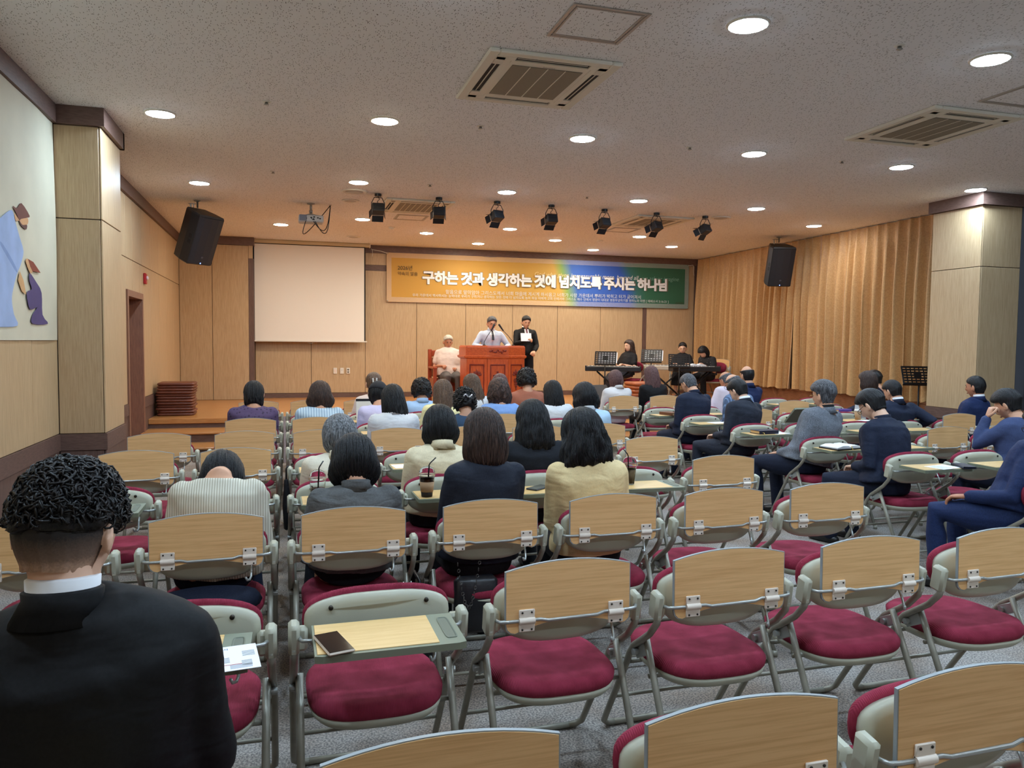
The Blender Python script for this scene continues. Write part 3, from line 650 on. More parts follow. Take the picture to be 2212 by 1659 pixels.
# ================================================================ people
def cloth(name, rgb, rough=.85, var=.10, stretch=(1,1,1), scale=8, wr=.3, rgb2=None):
    """fabric with soft creases as bump"""
    if name in MATS: return MATS[name]
    m, N, L, b = _new(name); c = lin(rgb)
    vec = _coords(N, L, stretch, True)
    n = N.new('ShaderNodeTexNoise'); n.inputs['Scale'].default_value = 160; n.inputs['Detail'].default_value = 3; L.new(vec, n.inputs['Vector'])
    r = N.new('ShaderNodeValToRGB'); r.color_ramp.elements[0].position = .35; r.color_ramp.elements[1].position = .65
    r.color_ramp.elements[0].color = (*[x*(1-var) for x in c],1); r.color_ramp.elements[1].color = (*(lin(rgb2) if rgb2 else [min(1,x*(1+var)) for x in c]),1)
    L.new(n.outputs['Fac'], r.inputs['Fac']); L.new(r.outputs[0], b.inputs['Base Color'])
    v2 = _coords(N, L, (1,1,2.2), True)
    n2 = N.new('ShaderNodeTexNoise'); n2.inputs['Scale'].default_value = scale; n2.inputs['Detail'].default_value = 2; n2.inputs['Distortion'].default_value = .4; L.new(v2, n2.inputs['Vector'])
    bp = N.new('ShaderNodeBump'); bp.inputs['Strength'].default_value = wr; bp.inputs['Distance'].default_value = .02; L.new(n2.outputs['Fac'], bp.inputs['Height']); L.new(bp.outputs[0], b.inputs['Normal'])
    b.inputs['Roughness'].default_value = rough; b.inputs['Specular IOR Level'].default_value = .25
    return m
def pattern(name, base, line, kind, scale, thr=.5, rough=.85):
    """woven stripe / dots printed on a fabric"""
    m, N, L, b = _new(name)
    vec = _coords(N, L, (1,1,1))
    if kind == 'stripe':
        t_ = N.new('ShaderNodeTexWave'); t_.bands_direction = 'X'; t_.inputs['Scale'].default_value = scale; t_.inputs['Distortion'].default_value = .3; L.new(vec, t_.inputs['Vector']); out = t_.outputs['Fac']
    else:
        t_ = N.new('ShaderNodeTexVoronoi'); t_.inputs['Scale'].default_value = scale; t_.inputs['Randomness'].default_value = .6; L.new(vec, t_.inputs['Vector']); out = t_.outputs['Distance']
    r = N.new('ShaderNodeValToRGB'); r.color_ramp.elements[0].position = max(0,thr-.08); r.color_ramp.elements[1].position = min(1,thr+.08)
    r.color_ramp.elements[0].color = (*lin(line),1); r.color_ramp.elements[1].color = (*lin(base),1)
    L.new(out, r.inputs['Fac']); L.new(r.outputs[0], b.inputs['Base Color']); b.inputs['Roughness'].default_value = rough
    bp = N.new('ShaderNodeBump'); bp.inputs['Strength'].default_value = .3; bp.inputs['Distance'].default_value = .004; L.new(out, bp.inputs['Height']); L.new(bp.outputs[0], b.inputs['Normal'])
    return m
def hairmat(name, dark, light, rough=.46, curly=False):
    m, N, L, b = _new(name)
    vec = _coords(N, L, (1,1,1) if curly else (1,1,.07), True)
    n = N.new('ShaderNodeTexNoise'); n.inputs['Scale'].default_value = 60 if curly else 150; n.inputs['Detail'].default_value = 4; L.new(vec, n.inputs['Vector'])
    r = N.new('ShaderNodeValToRGB'); r.color_ramp.elements[0].position = .38; r.color_ramp.elements[1].position = .7
    r.color_ramp.elements[0].color = (*lin(dark),1); r.color_ramp.elements[1].color = (*lin(light),1)
    L.new(n.outputs['Fac'], r.inputs['Fac']); L.new(r.outputs[0], b.inputs['Base Color']); b.inputs['Roughness'].default_value = rough; b.inputs['Specular IOR Level'].default_value = .35
    bp = N.new('ShaderNodeBump'); bp.inputs['Strength'].default_value = .8; bp.inputs['Distance'].default_value = .006; L.new(n.outputs['Fac'], bp.inputs['Height']); L.new(bp.outputs[0], b.inputs['Normal'])
    return m
SK = mat('skin', (214,160,128), .5, var=(9,.06), bump=(120,.05,.002)); SKP = mat('skin_pale', (226,180,152), .5, var=(9,.05)); SKT = mat('skin_tan', (190,128,96), .5, var=(9,.07))
m, N, L, b = _new('hair_fade')
tc = N.new('ShaderNodeTexCoord'); sz = N.new('ShaderNodeSeparateXYZ'); L.new(tc.outputs['Object'], sz.inputs[0])
nz = N.new('ShaderNodeTexNoise'); nz.inputs['Scale'].default_value = 260; L.new(tc.outputs['Object'], nz.inputs['Vector'])
ma = N.new('ShaderNodeMath'); ma.operation = 'MULTIPLY_ADD'; ma.inputs[1].default_value = .02; L.new(nz.outputs['Fac'], ma.inputs[0]); L.new(sz.outputs['Z'], ma.inputs[2])
mr = N.new('ShaderNodeMapRange'); mr.inputs[1].default_value = 1.15; mr.inputs[2].default_value = 1.225; L.new(ma.outputs[0], mr.inputs[0])
r = N.new('ShaderNodeValToRGB'); r.color_ramp.elements[0].color = (*lin((222,178,150)),1); r.color_ramp.elements[1].color = (*lin((34,28,26)),1); q = r.color_ramp.elements.new(.45); q.color = (*lin((120,96,82)),1)
L.new(mr.outputs[0], r.inputs[0]); L.new(r.outputs[0], b.inputs['Base Color']); b.inputs['Roughness'].default_value = .7
FADE = m
HB = hairmat('hair_black', (9,8,9), (30,28,31)); HBR = hairmat('hair_brown', (38,26,22), (84,62,52)); HLB = hairmat('hair_light_brown', (70,52,40), (122,98,80)); HG = hairmat('hair_grey', (62,62,64), (158,158,160)); HW = hairmat('hair_white', (170,160,142), (226,220,206)); HA = hairmat('hair_auburn', (74,46,44), (126,92,88))
HC = hairmat('hair_black_curly', (9,8,9), (34,28,26), .45, True); HCB = hairmat('hair_brown_curly', (30,20,18), (92,66,56), .45, True); HSG = hairmat('hair_dark_grey', (36,36,40), (112,112,116))
TIE = mat('dark_tie', (28,30,40), .5); TIE2 = mat('wine_tie', (96,44,62), .5); EYE = mat('eye_dark', (24,18,16), .25); BROW = mat('brow_dark', (40,32,28), .8); BROWG = mat('brow_grey', (130,124,116), .8); LIP = mat('lip', (176,96,88), .5)
GLS = mat('spectacle_frame', (28,26,28), .3, .3); GLS2 = mat('spectacle_gold', (170,130,80), .3, .7); SHOE = mat('black_shoe', (20,19,20), .35); SOCK = mat('shoe_brown', (110,70,50), .4)

def head_mesh(hc, Rm, s=1.0):
    """skull with brow, nose, lips, jaw and ears; hc centre of the head, Rm its rotation"""
    nu, nv = 40, 30; rings = []
    for i in range(nv+1):
        a = -PI/2+PI*min(max(i/nv, .012), .988)
        ring = []
        for k2 in range(nu):
            t = 2*PI*k2/nu
            x = .0745*math.cos(a)*math.cos(t); y = .095*math.cos(a)*math.sin(t); z = .118*math.sin(a)
            if z < 0:
                q = -z/.118; x *= 1-.22*q*q; y = y*(1-.10*q*q)+(.012*q*q if y > 0 else .05*q*q)
            if y > 0:
                fr = math.exp(-(x/.05)**2)
                y += .020*math.exp(-(x/.011)**2-((z+.022)/.022)**2)+.010*math.exp(-(x/.009)**2-((z-.004)/.022)**2)
                y += .005*math.exp(-((z-.032)/.012)**2)*fr-.008*math.exp(-((abs(x)-.030)/.013)**2-((z-.010)/.011)**2)
                y += .006*math.exp(-(x/.020)**2-((z+.062)/.012)**2)+.008*math.exp(-(x/.022)**2-((z+.098)/.016)**2)
            ring.append(hc+Rm @ V((x*s, y*s, z*s)))
        rings.append(ring)
    mb = MB().loft(rings)
    for sx in (-1,1):
        E_ = Rm @ Matrix.Rotation(sx*.55,3,'Z') @ Matrix.Rotation(-.15,3,'X')
        mb.ell(hc+Rm @ V((sx*.083*s,-.010*s,-.014*s)), (.0085*s,.021*s,.033*s), 14, 9, E_); mb.ell(hc+Rm @ V((sx*.077*s,.002*s,-.028*s)), (.009*s,.013*s,.016*s), 10, 6, E_)
    return mb
def hand_mesh(mb, wr, d, n, side, curl=.55, s=1.0):
    """palm and five bent fingers of unequal length; d pointing direction, n back-of-hand normal, side +1 thumb towards s axis"""
    d = d.normalized(); n = (n-d*n.dot(d)).normalized(); sv = d.cross(n)*side
    mb.tube([wr-d*.01*s, wr+d*.03*s, wr+d*.065*s, wr+d*.088*s], [.022*s,.034*s,.040*s,.036*s], 10, ry=[.017*s,.015*s,.014*s,.010*s], ref=sv)
    for off, ln in ((-.029,.062),(-.010,.078),(.010,.082),(.029,.072)):
        p = wr+d*.082*s+sv*(-off*s); a = 0.12; pts = [p-d*.012*s, p]; dd = d
        for seg in (.44,.32,.24):
            a += curl; dd = (d*math.cos(a)-n*math.sin(a)); p = p+dd*(ln*seg*s); pts.append(p)
        mb.tube(pts, [.0095*s,.0095*s,.0088*s,.008*s,.0065*s], 8, round_end=True)
    p = wr+d*.022*s+sv*.028*s; d2 = (d*.75+sv*.6-n*.25).normalized()
    mb.tube([p, p+d2*.032*s, p+d2*.032*s+(d*.95+sv*.1-n*.3).normalized()*.03*s, p+d2*.032*s+(d*.95-n*.3).normalized()*.052*s], [.013*s,.0115*s,.010*s,.008*s], 8, round_end=True)

def hair_mesh(style, hc, Rm, nb, length=.15, th=.02, n=60, seed=0, nw=.053, strands=0, stride=2, srad=.0022, wave=.0, flare=.1, front=.035, sway=0.0):
    """strand-grooved cap of hair over the skull that hangs down behind the ears and leaves the face free"""
    rnd = V((seed*3.7, seed*1.3, 0))
    AX_, AY, AZ = .0765+th, .096+th*.9, .115+th
    levels = [1-.0005, .993, .975, .945, .90, .84, .76, .67, .57, .46, .35, .23, .11, 0.0]
    rings = []
    hd = Rm @ V((0,0,-1)); down = V((0,-.10,-1)).normalized()
    hd = (hd*.45+down*.55).normalized()
    male = style in ('male','bald','curlytop')
    zs = [AZ*q for q in levels]
    if style == 'bald': zs = [z for z in zs if z < .066]
    bottom = {'male':-.072, 'curlytop':.006-.012, 'bald':-.072, 'curly':-.075}.get(style, -length)
    m_ = max(6, int(-bottom/.012)) if not male else 8
    zs += [bottom*(q+1)/m_ for q in range(m_)]
    for i, z in enumerate(zs):
        u = max(0, z/bottom) if z < 0 else 0
        if z >= 0:
            rho = max(.02, 1-(z/AZ)**2.5)**.5; ax, ay = AX_*rho, AY*rho
            if male and style != 'curlytop' and z < .075: q_ = z/.075; ax -= (th-.0035)*(1-q_)**1.2
        else:
            if male:
                kk = max(0, 1-u*2.0); q2 = -z/.118; rs2 = math.sqrt(max(.01, 1-q2*q2)); ax = max(.0765*rs2*(1-.22*q2*q2), nw)+.0035+.003*kk; ay = max(.096*rs2-.03*q2*q2, .074)+.004+th*.5*kk
            elif style == 'curly': ax, ay = AX_*(1-.18*u*u), AY*(1-.15*u*u)
            else:
                ax = AX_*(1+flare*math.sin(min(1,u*1.15)*PI*.55)); ay = AY*(1-.10*u)
                if style == 'bob': ax *= 1+.05*math.sin(PI*min(1,u*1.3))-.30*max(0,(u-.40)/.6)**1.7; ay *= 1-.22*u*u
                if u > .85: ax *= 1-.5*(u-.85); ay *= 1-.8*(u-.85)
        if z > .096: yf = 9
        elif z > .04: yf = (.094 if not male else .092)*((z-.04)/.056)**.6+front*(1-((z-.04)/.056)**.6)
        else: yf = front if not male else (.03 if style == 'curlytop' else .012 if z > -.005 else -.022)
        yc = 0
        if z < 0 and not male: yc = -.012*u
        ring = []
        for k2 in range(n):
            t = 2*PI*k2/n; c, s_ = math.cos(t), math.sin(t)
            g = noise.noise(V((c*6, s_*6, z*(4 if not wave else 14)))+rnd)*.5+noise.noise(V((c*(26 if n > 100 else 15), s_*(26 if n > 100 else 15), z*4))+rnd)*.55
            amp = .0045+.006*u
            x, y = ax*c, ay*s_
            if style in ('curly','curlytop') and z > bottom*.9:
                p3 = V((x, y, z))*34+rnd; g2 = noise.noise(p3)+.5*noise.noise(p3*2.1); kz = .10 if style == 'curly' else .12; rr_ = 1+kz*g2; x *= rr_; y *= rr_; zz = z+(.006 if style == 'curly' else .008)*noise.noise(p3+V((9,9,9)))*(1 if z < AZ*.97 else .4)
            else:
                rr_ = 1+amp*g/.08; x *= rr_; y *= rr_; zz = z
                if wave and z < .03: x += wave*noise.noise(V((c*3, s_*3, z*22))+rnd); y += wave*noise.noise(V((c*3+5, s_*3, z*22))+rnd)
            if i == len(zs)-1 or i == len(zs)-2:
                zz += (.5 if i == len(zs)-2 else 1)*(.018 if not male else .006)*noise.noise(V((c*6, s_*6, 3))+rnd)
            if y > yf: y = yf
            if z >= 0: p = hc+Rm @ V((x, y, zz))
            else:
                lo = hc+Rm @ V((x, y+yc, 0)); p2 = lo+hd*(-zz)*1.0; pm = hc+Rm @ V((x, y, zz))
                p = pm if male else pm.lerp(p2, min(1, u*1.4)) if not male else pm
                p = p+V((sway*u,0,0))
            ring.append(p)
        rings.append(ring)
    out = MB().loft(rings)
    if strands and not male and style != 'curly':
        rg_ = random.Random(seed+5)
        for q in range(strands):
            k0 = rg_.uniform(0, n); a = (k0/n*2*PI) % (2*PI)
            if math.sin(a) > .25: continue
            dr = rg_.uniform(-.12, .12); i0 = rg_.randint(1, 7); pts = []
            for i in range(i0, len(rings), stride):
                r_ = rings[i]; c_ = sum((r_[j] for j in range(0, n, max(1, n//8))), V((0,0,0)))/len(range(0, n, max(1, n//8)))
                kk2 = k0+dr*(i-i0)+1.2*math.sin(i*.35+q); j0 = int(math.floor(kk2)) % n; p = r_[j0].lerp(r_[(j0+1) % n], kk2-math.floor(kk2))
                pts.append(p+(p-c_).normalized()*.0012)
            if len(pts) > 3: out.tube(pts, [srad*.5]+[srad]*(len(pts)-2)+[srad*.3], 4)
    return out

def curls(mb, hc, Rm, th, count, zlo=-.01, yfmax=.07, seed=1, r=(.009,.016), tr=.0042, sides=5, pts=9):
    """loose ringlets standing off the hair cap"""
    rg_ = random.Random(seed); AX_, AY, AZ = .0765+th, .096+th*.9, .115+th; k2 = 0
    while k2 < count:
        zz = rg_.uniform(zlo, AZ*.985); a = rg_.uniform(0, 2*PI); rho = max(.02, 1-(max(0,zz)/AZ)**2.5)**.5
        x, y = AX_*rho*math.cos(a), AY*rho*math.sin(a)
        if y > yfmax and zz < .05: continue
        n_ = V((x/AX_**2, y/AY**2, max(0,zz)/AZ**2)).normalized(); p = V((x, y, zz))
        t1 = n_.cross(V((rg_.uniform(-1,1), rg_.uniform(-1,1), rg_.uniform(-1,1)))).normalized(); ax_ = (n_*rg_.uniform(.5,1)+t1*rg_.uniform(.2,.8)).normalized(); bx = t1.cross(n_).normalized()
        q = rg_.uniform(*r); a0 = rg_.uniform(0, 6); pl_ = []
        for i in range(pts):
            b_ = a0+5.2*i/(pts-1); pl_.append(hc+Rm @ (p+n_*(.002+.0012*i*(.5 if i % 2 else .7))+bx*(q*math.cos(b_))+ax_*(q*math.sin(b_))*.75+t1*(.004*i/pts)))
        mb.tube(pl_, [tr*.6]+[tr]*(pts-2)+[tr*.5], sides); k2 += 1
    return mb
def ik(S, W, l1, l2, pole):
    d = W-S; L_ = d.length
    if L_ > (l1+l2)*.985: W = S+d.normalized()*(l1+l2)*.985; d = W-S; L_ = d.length
    if L_ < abs(l1-l2)+.02: L_ = abs(l1-l2)+.02
    a = (l1*l1-l2*l2+L_*L_)/(2*L_); h = math.sqrt(max(0, l1*l1-a*a)); u = d.normalized()
    p = V(pole); p = (p-u*p.dot(u))
    p = p.normalized() if p.length > 1e-4 else V((0,0,-1))
    return S+u*a+p*h, W

def person(label, loc, z=0.0, yaw=0.0, head=(0,.25,1.2), bow=.6, hyaw=0.0, hroll=0.0, sw=.20, bulk=1.0, top=None, sleeve='long', bottom=None, legs='trousers', hair=('bob',None,.15,.02), hairkw=None,
           collar=None, inner=None, skin=None, glasses=None, face=False, vox=.015, neck=(0,0), fusehead=False, hands=None, stand=False, ears=True, knees=None, tie=None, lapel=None, group=None, hem=.0, handcurl=(.55,.55), handn=None, shoes=True, hip=None, tsmooth=4, poles=None):
    t = thing('person', label, 'person', (loc[0], loc[1], z), yaw, group)
    skin = skin or SK
    top_p = V(head); p_ = bow*.95
    Rm = Matrix.Rotation(hroll,3,'Y') @ Matrix.Rotation(hyaw,3,'Z') @ Matrix.Rotation(-p_,3,'X')
    hc = top_p+V((0,0,-.118-hair[3]*.9))
    nb = hc+V((0, -.025-.085*bow+neck[0], -.137+.055*bow+neck[1]))      # base of the neck
    if stand: hipc = V(hip or (nb.x*.3, nb.y-.03, .93))
    else: hipc = V(hip or (nb.x*.25, .10+.118*bulk, .53))
    ctrl = (hipc+nb)/2+V((0, (0 if not stand else -.02), .02))
    if not stand: ctrl.y = max(ctrl.y-.01, .085+.118*bulk)
    def sp(u): return hipc*(1-u)**2+ctrl*(2*u*(1-u))+nb*u*u
    # torso profile: (u, half width, half depth)
    W_ = sw
    prof = [(-.02,.165*bulk,.120*bulk),(.10,.172*bulk,.128*bulk),(.30,.155*bulk,.118*bulk),(.50,.165*bulk,.122*bulk),(.68,(W_-.028),.122*bulk),(.82,(W_-.018),.108*bulk),(.90,W_*.80,.088),(.965,W_*.52,.072),(1.0,.072,.062)]
    def torso(mb, d, u1=1.0, flare=0):
        pts, rx, ry = [], [], []
        for u, a, b_ in prof:
            if u > u1+1e-6: break
            pts.append(sp(u)); fl_ = flare*max(0, .2-u)/.2; rx.append(a+d+fl_); ry.append(b_+d+fl_*.8)
        mb.tube(pts, rx, 20, ry=ry, ref=(1,0,0))
    shc = sp(.83)
    S_ = [shc+V((sx*(W_-.060), 0, .0)) for sx in (-1,1)]
    if hands is None:
        hands = [V((-.07, .46, .62)), V((.07, .46, .62))] if not stand else [V((-.24,.08,.86)), V((.24,.08,.86))]
    hands = [V(h_) for h_ in hands]
    arms = []
    for i, sx in enumerate((-1,1)):
        pole = ((sx*.42,-.5,-.8) if not stand else (sx*.7,-.55,-.5)) if not poles else poles[i]
        E_, Wp = ik(S_[i], hands[i], .275, .245, pole); arms.append((S_[i], E_, Wp))
    # ---- body: one continuous figure
    nkr = .050+.010*min(1, max(0, (bulk-1)*5))
    body = MB(); torso(body, -.022)
    body.tube([nb+V((0,-.005,-.05)), nb, nb.lerp(hc,.45), hc+Rm @ V((0,-.018,-.045))], [nkr+.008,nkr+.002,nkr,nkr], 14, ref=(1,0,0))
    hm_ = head_mesh(hc, Rm)
    if fusehead: body.add(hm_.v, hm_.f)
    for A, B, C in arms: body.tube([A, A.lerp(B,.5), B, B.lerp(C,.35), C], [.045,.042,.036,.036,.024], 10, round_end=True)
    lk = knees or ([V((-.10,.60,.49)), V((.10,.60,.49))] if not stand else None)
    HJ = [hipc+V((sx*.088,.0,-.03)) for sx in (-1,1)]
    feet = []
    LG = []
    for i, sx in enumerate((-1,1)):
        if stand: K = HJ[i]+V((sx*.01,.03,-.44)); A_ = V((HJ[i].x+sx*.02, HJ[i].y-.01, .07))
        else: K = V(lk[i]); A_ = V((K.x+sx*.005, K.y-.04, .07))
        LG.append((HJ[i], K, A_)); feet.append(A_)
        body.tube([HJ[i], HJ[i].lerp(K,.5), K, K.lerp(A_,.3), A_], [.07,.065,.048,.046,.034], 10, round_end=True)
    ex = MB()
    if not fusehead: ex.add(hm_.v, hm_.f)
    for i, (A, B, C) in enumerate(arms):
        d = (C-B).normalized(); nn = V(handn[i]) if handn else (V((0,0,1)) if not stand else V((1 if i else -1,0,.2)))
        hand_mesh(ex, C, d, nn, (1 if i == 0 else -1), handcurl[i])
    fuse(body, 'body', skin, t, .008 if fusehead else max(.013, vox), 2, ex)
    # ---- clothes
    tp = MB(); torso(tp, .012, 1.0, flare=.02+hem)
    for A, B, C in arms:
        if sleeve == 'long': tp.tube([A, A.lerp(B,.45), B, B.lerp(C,.4), B.lerp(C,.93)], [.066,.060,.053,.049,.042], 12, round_end=True)
        elif sleeve == 'short': tp.tube([A, A.lerp(B,.4), A.lerp(B,.68)], [.066,.066,.062], 12, round_end=True)
    if hem and not stand: pass
    fuse(tp, 'top', top, t, vox, tsmooth, None, .0028)
    bt = MB()
    if legs == 'trousers':
        bt.tube([hipc+V((0,0,-.085)), hipc+V((0,0,-.03)), hipc+V((0,.0,.045))], [.150*bulk,.162*bulk,.152*bulk], 18, ry=[.115*bulk,.125*bulk,.115*bulk], ref=(1,0,0), round_end=False)
        for A, B, C in LG: bt.tube([A, A.lerp(B,.5), B, B.lerp(C,.35), C+V((0,0,.0))], [.088*bulk,.084*bulk,.067,.062,.055], 12, round_end=True)
        fuse(bt, 'trousers', bottom, t, vox*1.1, 3)
    else:
        K0 = (V(LG[0][1])+V(LG[1][1]))/2; low_ = .30 if legs == 'skirt' else .12
        bt.tube([hipc+V((0,-.06,.0)), hipc.lerp(K0,.4), K0+V((0,-.02,.01)), K0+V((0,.06,-.07)), V((K0.x, K0.y+.05, low_))], [.16*bulk,.19*bulk,.19,.19,.20], 18, ry=[.10,.095,.085,.07,.09], ref=(1,0,0))
        fuse(bt, 'skirt', bottom, t, vox*1.1, 3)
    if shoes:
        for i, A_ in enumerate(feet):
            MB().tube([V((A_.x,A_.y-.045,.035)), V((A_.x,A_.y+.03,.045)), V((A_.x,A_.y+.11,.032)), V((A_.x,A_.y+.175,.024))], [.033,.04,.042,.028], 10, ry=[.033,.042,.03,.02], ref=(1,0,0), round_end=True).build('shoe', SHOE, t, True)
    # ---- collar around the neck
    def band(m_, r0, r1, h0, h1, name, open_front=True, back=0.0):
        rs = []
        ax_ = (hc-nb).normalized(); zx = (V((0,0,1))*.65+ax_*.35).normalized()
        X = V((1,0,0)); Y = zx.cross(X).normalized()
        nseg = 22; a0 = math.radians(115 if open_front else 92); 
        angs = [a0+(2*PI-2*(a0-PI/2))*q/nseg for q in range(nseg+1)]
        prf = [(r0-.004,h0),(r0,h0-.006),(r1,h1*.45),(r1+.001,h1),(r1-.006,h1+.004),(r1-.010,h1*.5),(r0-.010,h0+.004)]
        for a in angs:
            c_ = nb+V((0,back,0)); rs.append([c_+X*(math.cos(a)*r)+Y*(math.sin(a)*r*.92)+zx*(h_ if True else 0) for r, h_ in prf])
        mb = MB().loft(rs); mb.build(name, m_, t, True)
    if collar: band(collar, .088, .066, -.026, .024, 'collar')
    if inner: band(inner, .070, .060, .006, .046, 'shirt_collar')
    F = lambda x, y, z_: hc+Rm @ V((x, y, z_))
    fwd = Rm @ V((0,1,0))
    # ---- shirt front and tie between the lapels
    if tie or lapel:
        c0 = nb+V((0,.072,-.012)); c1 = sp(.60)+V((0,.142*bulk,0)); 
        if lapel: MB().loft([[c0+V((-.040,.0,.0)), c0+V((.040,0,0)), c0+V((.040,-.02,0)), c0+V((-.040,-.02,0))], [c0.lerp(c1,.5)+V((-.040,.030,0)), c0.lerp(c1,.5)+V((.040,.030,0)), c0.lerp(c1,.5)+V((.040,-.0,0)), c0.lerp(c1,.5)+V((-.040,-.0,0))], [c1+V((-.006,.018,-.03)), c1+V((.006,.018,-.03)), c1+V((.006,-.02,-.03)), c1+V((-.006,-.02,-.03))]]).build('shirt_front', lapel, t)
        if tie: MB().loft([[c0+V((-.014,.012,0)), c0+V((.014,.012,0)), c0+V((.014,.0,0)), c0+V((-.014,.0,0))], [c0.lerp(c1,.5)+V((-.020,.042,0)), c0.lerp(c1,.5)+V((.020,.042,0)), c0.lerp(c1,.5)+V((.02,.03,0)), c0.lerp(c1,.5)+V((-.02,.03,0))], [c1+V((-.022,.030,-.02)), c1+V((.022,.030,-.02)), c1+V((.02,.015,-.02)), c1+V((-.02,.015,-.02))]]).build('tie', tie, t)
    # ---- hair
    st_, hm, ln, th = hair
    kw = dict(hairkw or {})
    if st_ == 'curlytop':
        hair_mesh('male', hc, Rm, nb, ln, .004, 72, nw=.058).build('shaved_sides', FADE, t, True)
    if st_ != 'none':
        hb = hair_mesh(st_, hc, Rm, nb, ln, th, 150 if vox < .012 else 72, strands=420 if vox < .012 else 150, stride=2 if vox < .012 else 3, srad=.0021 if vox < .012 else .0032, seed=abs(hash(label)) % 97 if False else len(label), **kw)
        if st_ in ('curly','curlytop'):
            nr = st_ == 'curlytop'
            curls(hb, hc, Rm, th*.8, 1500 if nr else 260, zlo=.012 if nr else -.06, yfmax=.07 if nr else .03, seed=len(label), tr=.0022 if nr else .0048, sides=4, pts=8 if nr else 7, r=(.006,.013) if nr else (.009,.016))
        hb.build('hair', hm, t, True)
    if face:
        for sx in (-1,1):
            MB().ell(F(sx*.030,.0845,.008), (.0125,.004,.0042), 10, 6, Rm).build('eye', EYE, t, True)
            MB().tube([F(sx*.016,.0945,.026), F(sx*.030,.0935,.030), F(sx*.046,.083,.025)], .0028, 6).build('eyebrow', BROWG if hm in (HW,) else BROW, t, True)
        MB().ell(F(0,.0945,-.060), (.021,.005,.006), 12, 6, Rm).build('mouth', LIP, t, True)
    if glasses:
        g = MB()
        for sx in (-1,1):
            pts = [F(sx*.031+.021*math.cos(q*2*PI/14), .104, .006+.016*math.sin(q*2*PI/14)) for q in range(15)]; g.tube(pts, .0018, 6)
            g.tube([F(sx*.052,.103,.010), F(sx*.074,.085,.012), F(sx*.086,.0,.010), F(sx*.084,-.02,.0)], .0020, 6)
        g.tube([F(-.010,.104,.008), F(.010,.104,.008)], .0018, 6); g.build('spectacles', glasses, t, True)
    t['_'] = 0; del t['_']
    return t, hc, Rm, nb, sp
def bun(t, hc, Rm, m_, c=(0,-.115,-.02), r=(.045,.035,.05)):
    b_ = MB().ell((0,0,0), r, 20, 12)
    for p in b_.v:
        g = noise.noise(p*60); p *= 1+.10*g
    b_.v = [hc+Rm @ (p+V(c)) for p in b_.v]; return b_.build('hair_bun', m_, t, True)
def sit(label, x, y, rel, yaw=0.0, **kw):
    h_ = Matrix.Rotation(-yaw,3,'Z') @ V(rel)
    return person(label, (x, y), yaw=yaw, head=h_, group='seated congregation', **kw)
T_black = cloth('black_suit', (15,15,17), .7, .25, wr=.35); T_navy = cloth('navy_suit', (27,34,54), .75, .2, wr=.35); T_navy2 = cloth('bright_navy_suit', (28,42,80), .7, .18, wr=.35); T_dark = cloth('charcoal_suit', (36,40,52), .75, .2, wr=.4)
T_char = cloth('black_knit', (26,28,34), .85, .2); T_trn = cloth('navy_trousers', (26,32,50), .8, .2); T_trb = cloth('black_trousers', (22,23,27), .8, .2); T_gry = cloth('grey_trousers', (92,86,84), .8, .1)
WHITE = cloth('white_cotton', (212,215,219), .8, .04, wr=.6); WHITE2 = mat('white_collar', (238,238,240), .7)
# ---- left block
sit('person with curly dark hair in black suit, nearest to the camera at lower left', -.31, RY[1], (-.076,.20,1.338), bow=.22, hyaw=-.32, sw=.245, bulk=1.18, top=T_black, bottom=T_trb, hair=('curlytop',HC,.1,.012), collar=T_black, inner=WHITE2, skin=SKP, vox=.010, fusehead=True, glasses=GLS, hands=[(-.10,.42,.60),(.10,.42,.60)])
rib = pattern('ribbed_ivory_knit', (214,208,190), (176,168,148), 'stripe', 30, .38)
sit('person bowing low in ivory ribbed sweater, front left block', -.31, RY[3], (.02,.46,1.05), bow=1.15, neck=(-.07,.10), sw=.205, bulk=1.05, poles=[(-.2,-.3,-1),(.2,-.3,-1)], top=rib, bottom=T_trn, hair=('long',HB,.12,.02), vox=.010, hands=[(-.13,.50,.60),(.17,.48,.58)], legs='skirt')
sit('person in purple lace blouse with low dark ponytail', -.31, RY[7], (.02,.25,1.178), bow=.55, sw=.225, bulk=1.12, top=pattern('purple_lace', (84,66,100), (52,40,66), 'dot', 30, .3), bottom=T_trb, hair=('pony',HB,.13,.016), hairkw=dict(flare=-.12), vox=.016)
# ---- middle block, near rows
denim = cloth('grey_denim_shirt', (90,90,90), .9, .12, wr=.9, scale=10)
sit('person in grey denim shirt with dark bob, bowing, third row middle block', .28, RY[3], (.03,.30,1.127), bow=.75, sw=.212, bulk=1.05, top=denim, bottom=T_char, hair=('bob',HB,.115,.030), collar=denim, vox=.010, legs='skirt')
sit('person in navy jacket with chestnut bob, third row', .89, RY[3], (.03,.20,1.248), bow=.42, sw=.198, bulk=1.02, top=cloth('navy_jacket', (34,38,50), .75, .15, wr=.4), bottom=T_trb, hair=('bob',HBR,.175,.020), vox=.010)
cream = cloth('cream_blouse', (230,204,152), .7, .05, wr=.6, scale=8)
sit('person in cream blouse with wavy black shoulder-length hair, third row', 1.49, RY[3], (-.045,.24,1.238), bow=.45, hyaw=.15, sw=.215, bulk=1.06, top=cream, bottom=T_trb, hair=('long',HB,.18,.028), hairkw=dict(wave=.014, flare=.30), vox=.010)
sit('person with grey bobbed hair in ivory blazer, fourth row', .28, RY[4], (.03,.25,1.131), bow=.7, hyaw=.2, sw=.215, bulk=1.08, top=cloth('ivory_blazer', (220,208,186), .8, .05, wr=.5), bottom=T_trb, hair=('bob',HG,.11,.024), hairkw=dict(flare=-.05), collar=MATS['ivory_blazer'], vox=.011, skin=SKT)
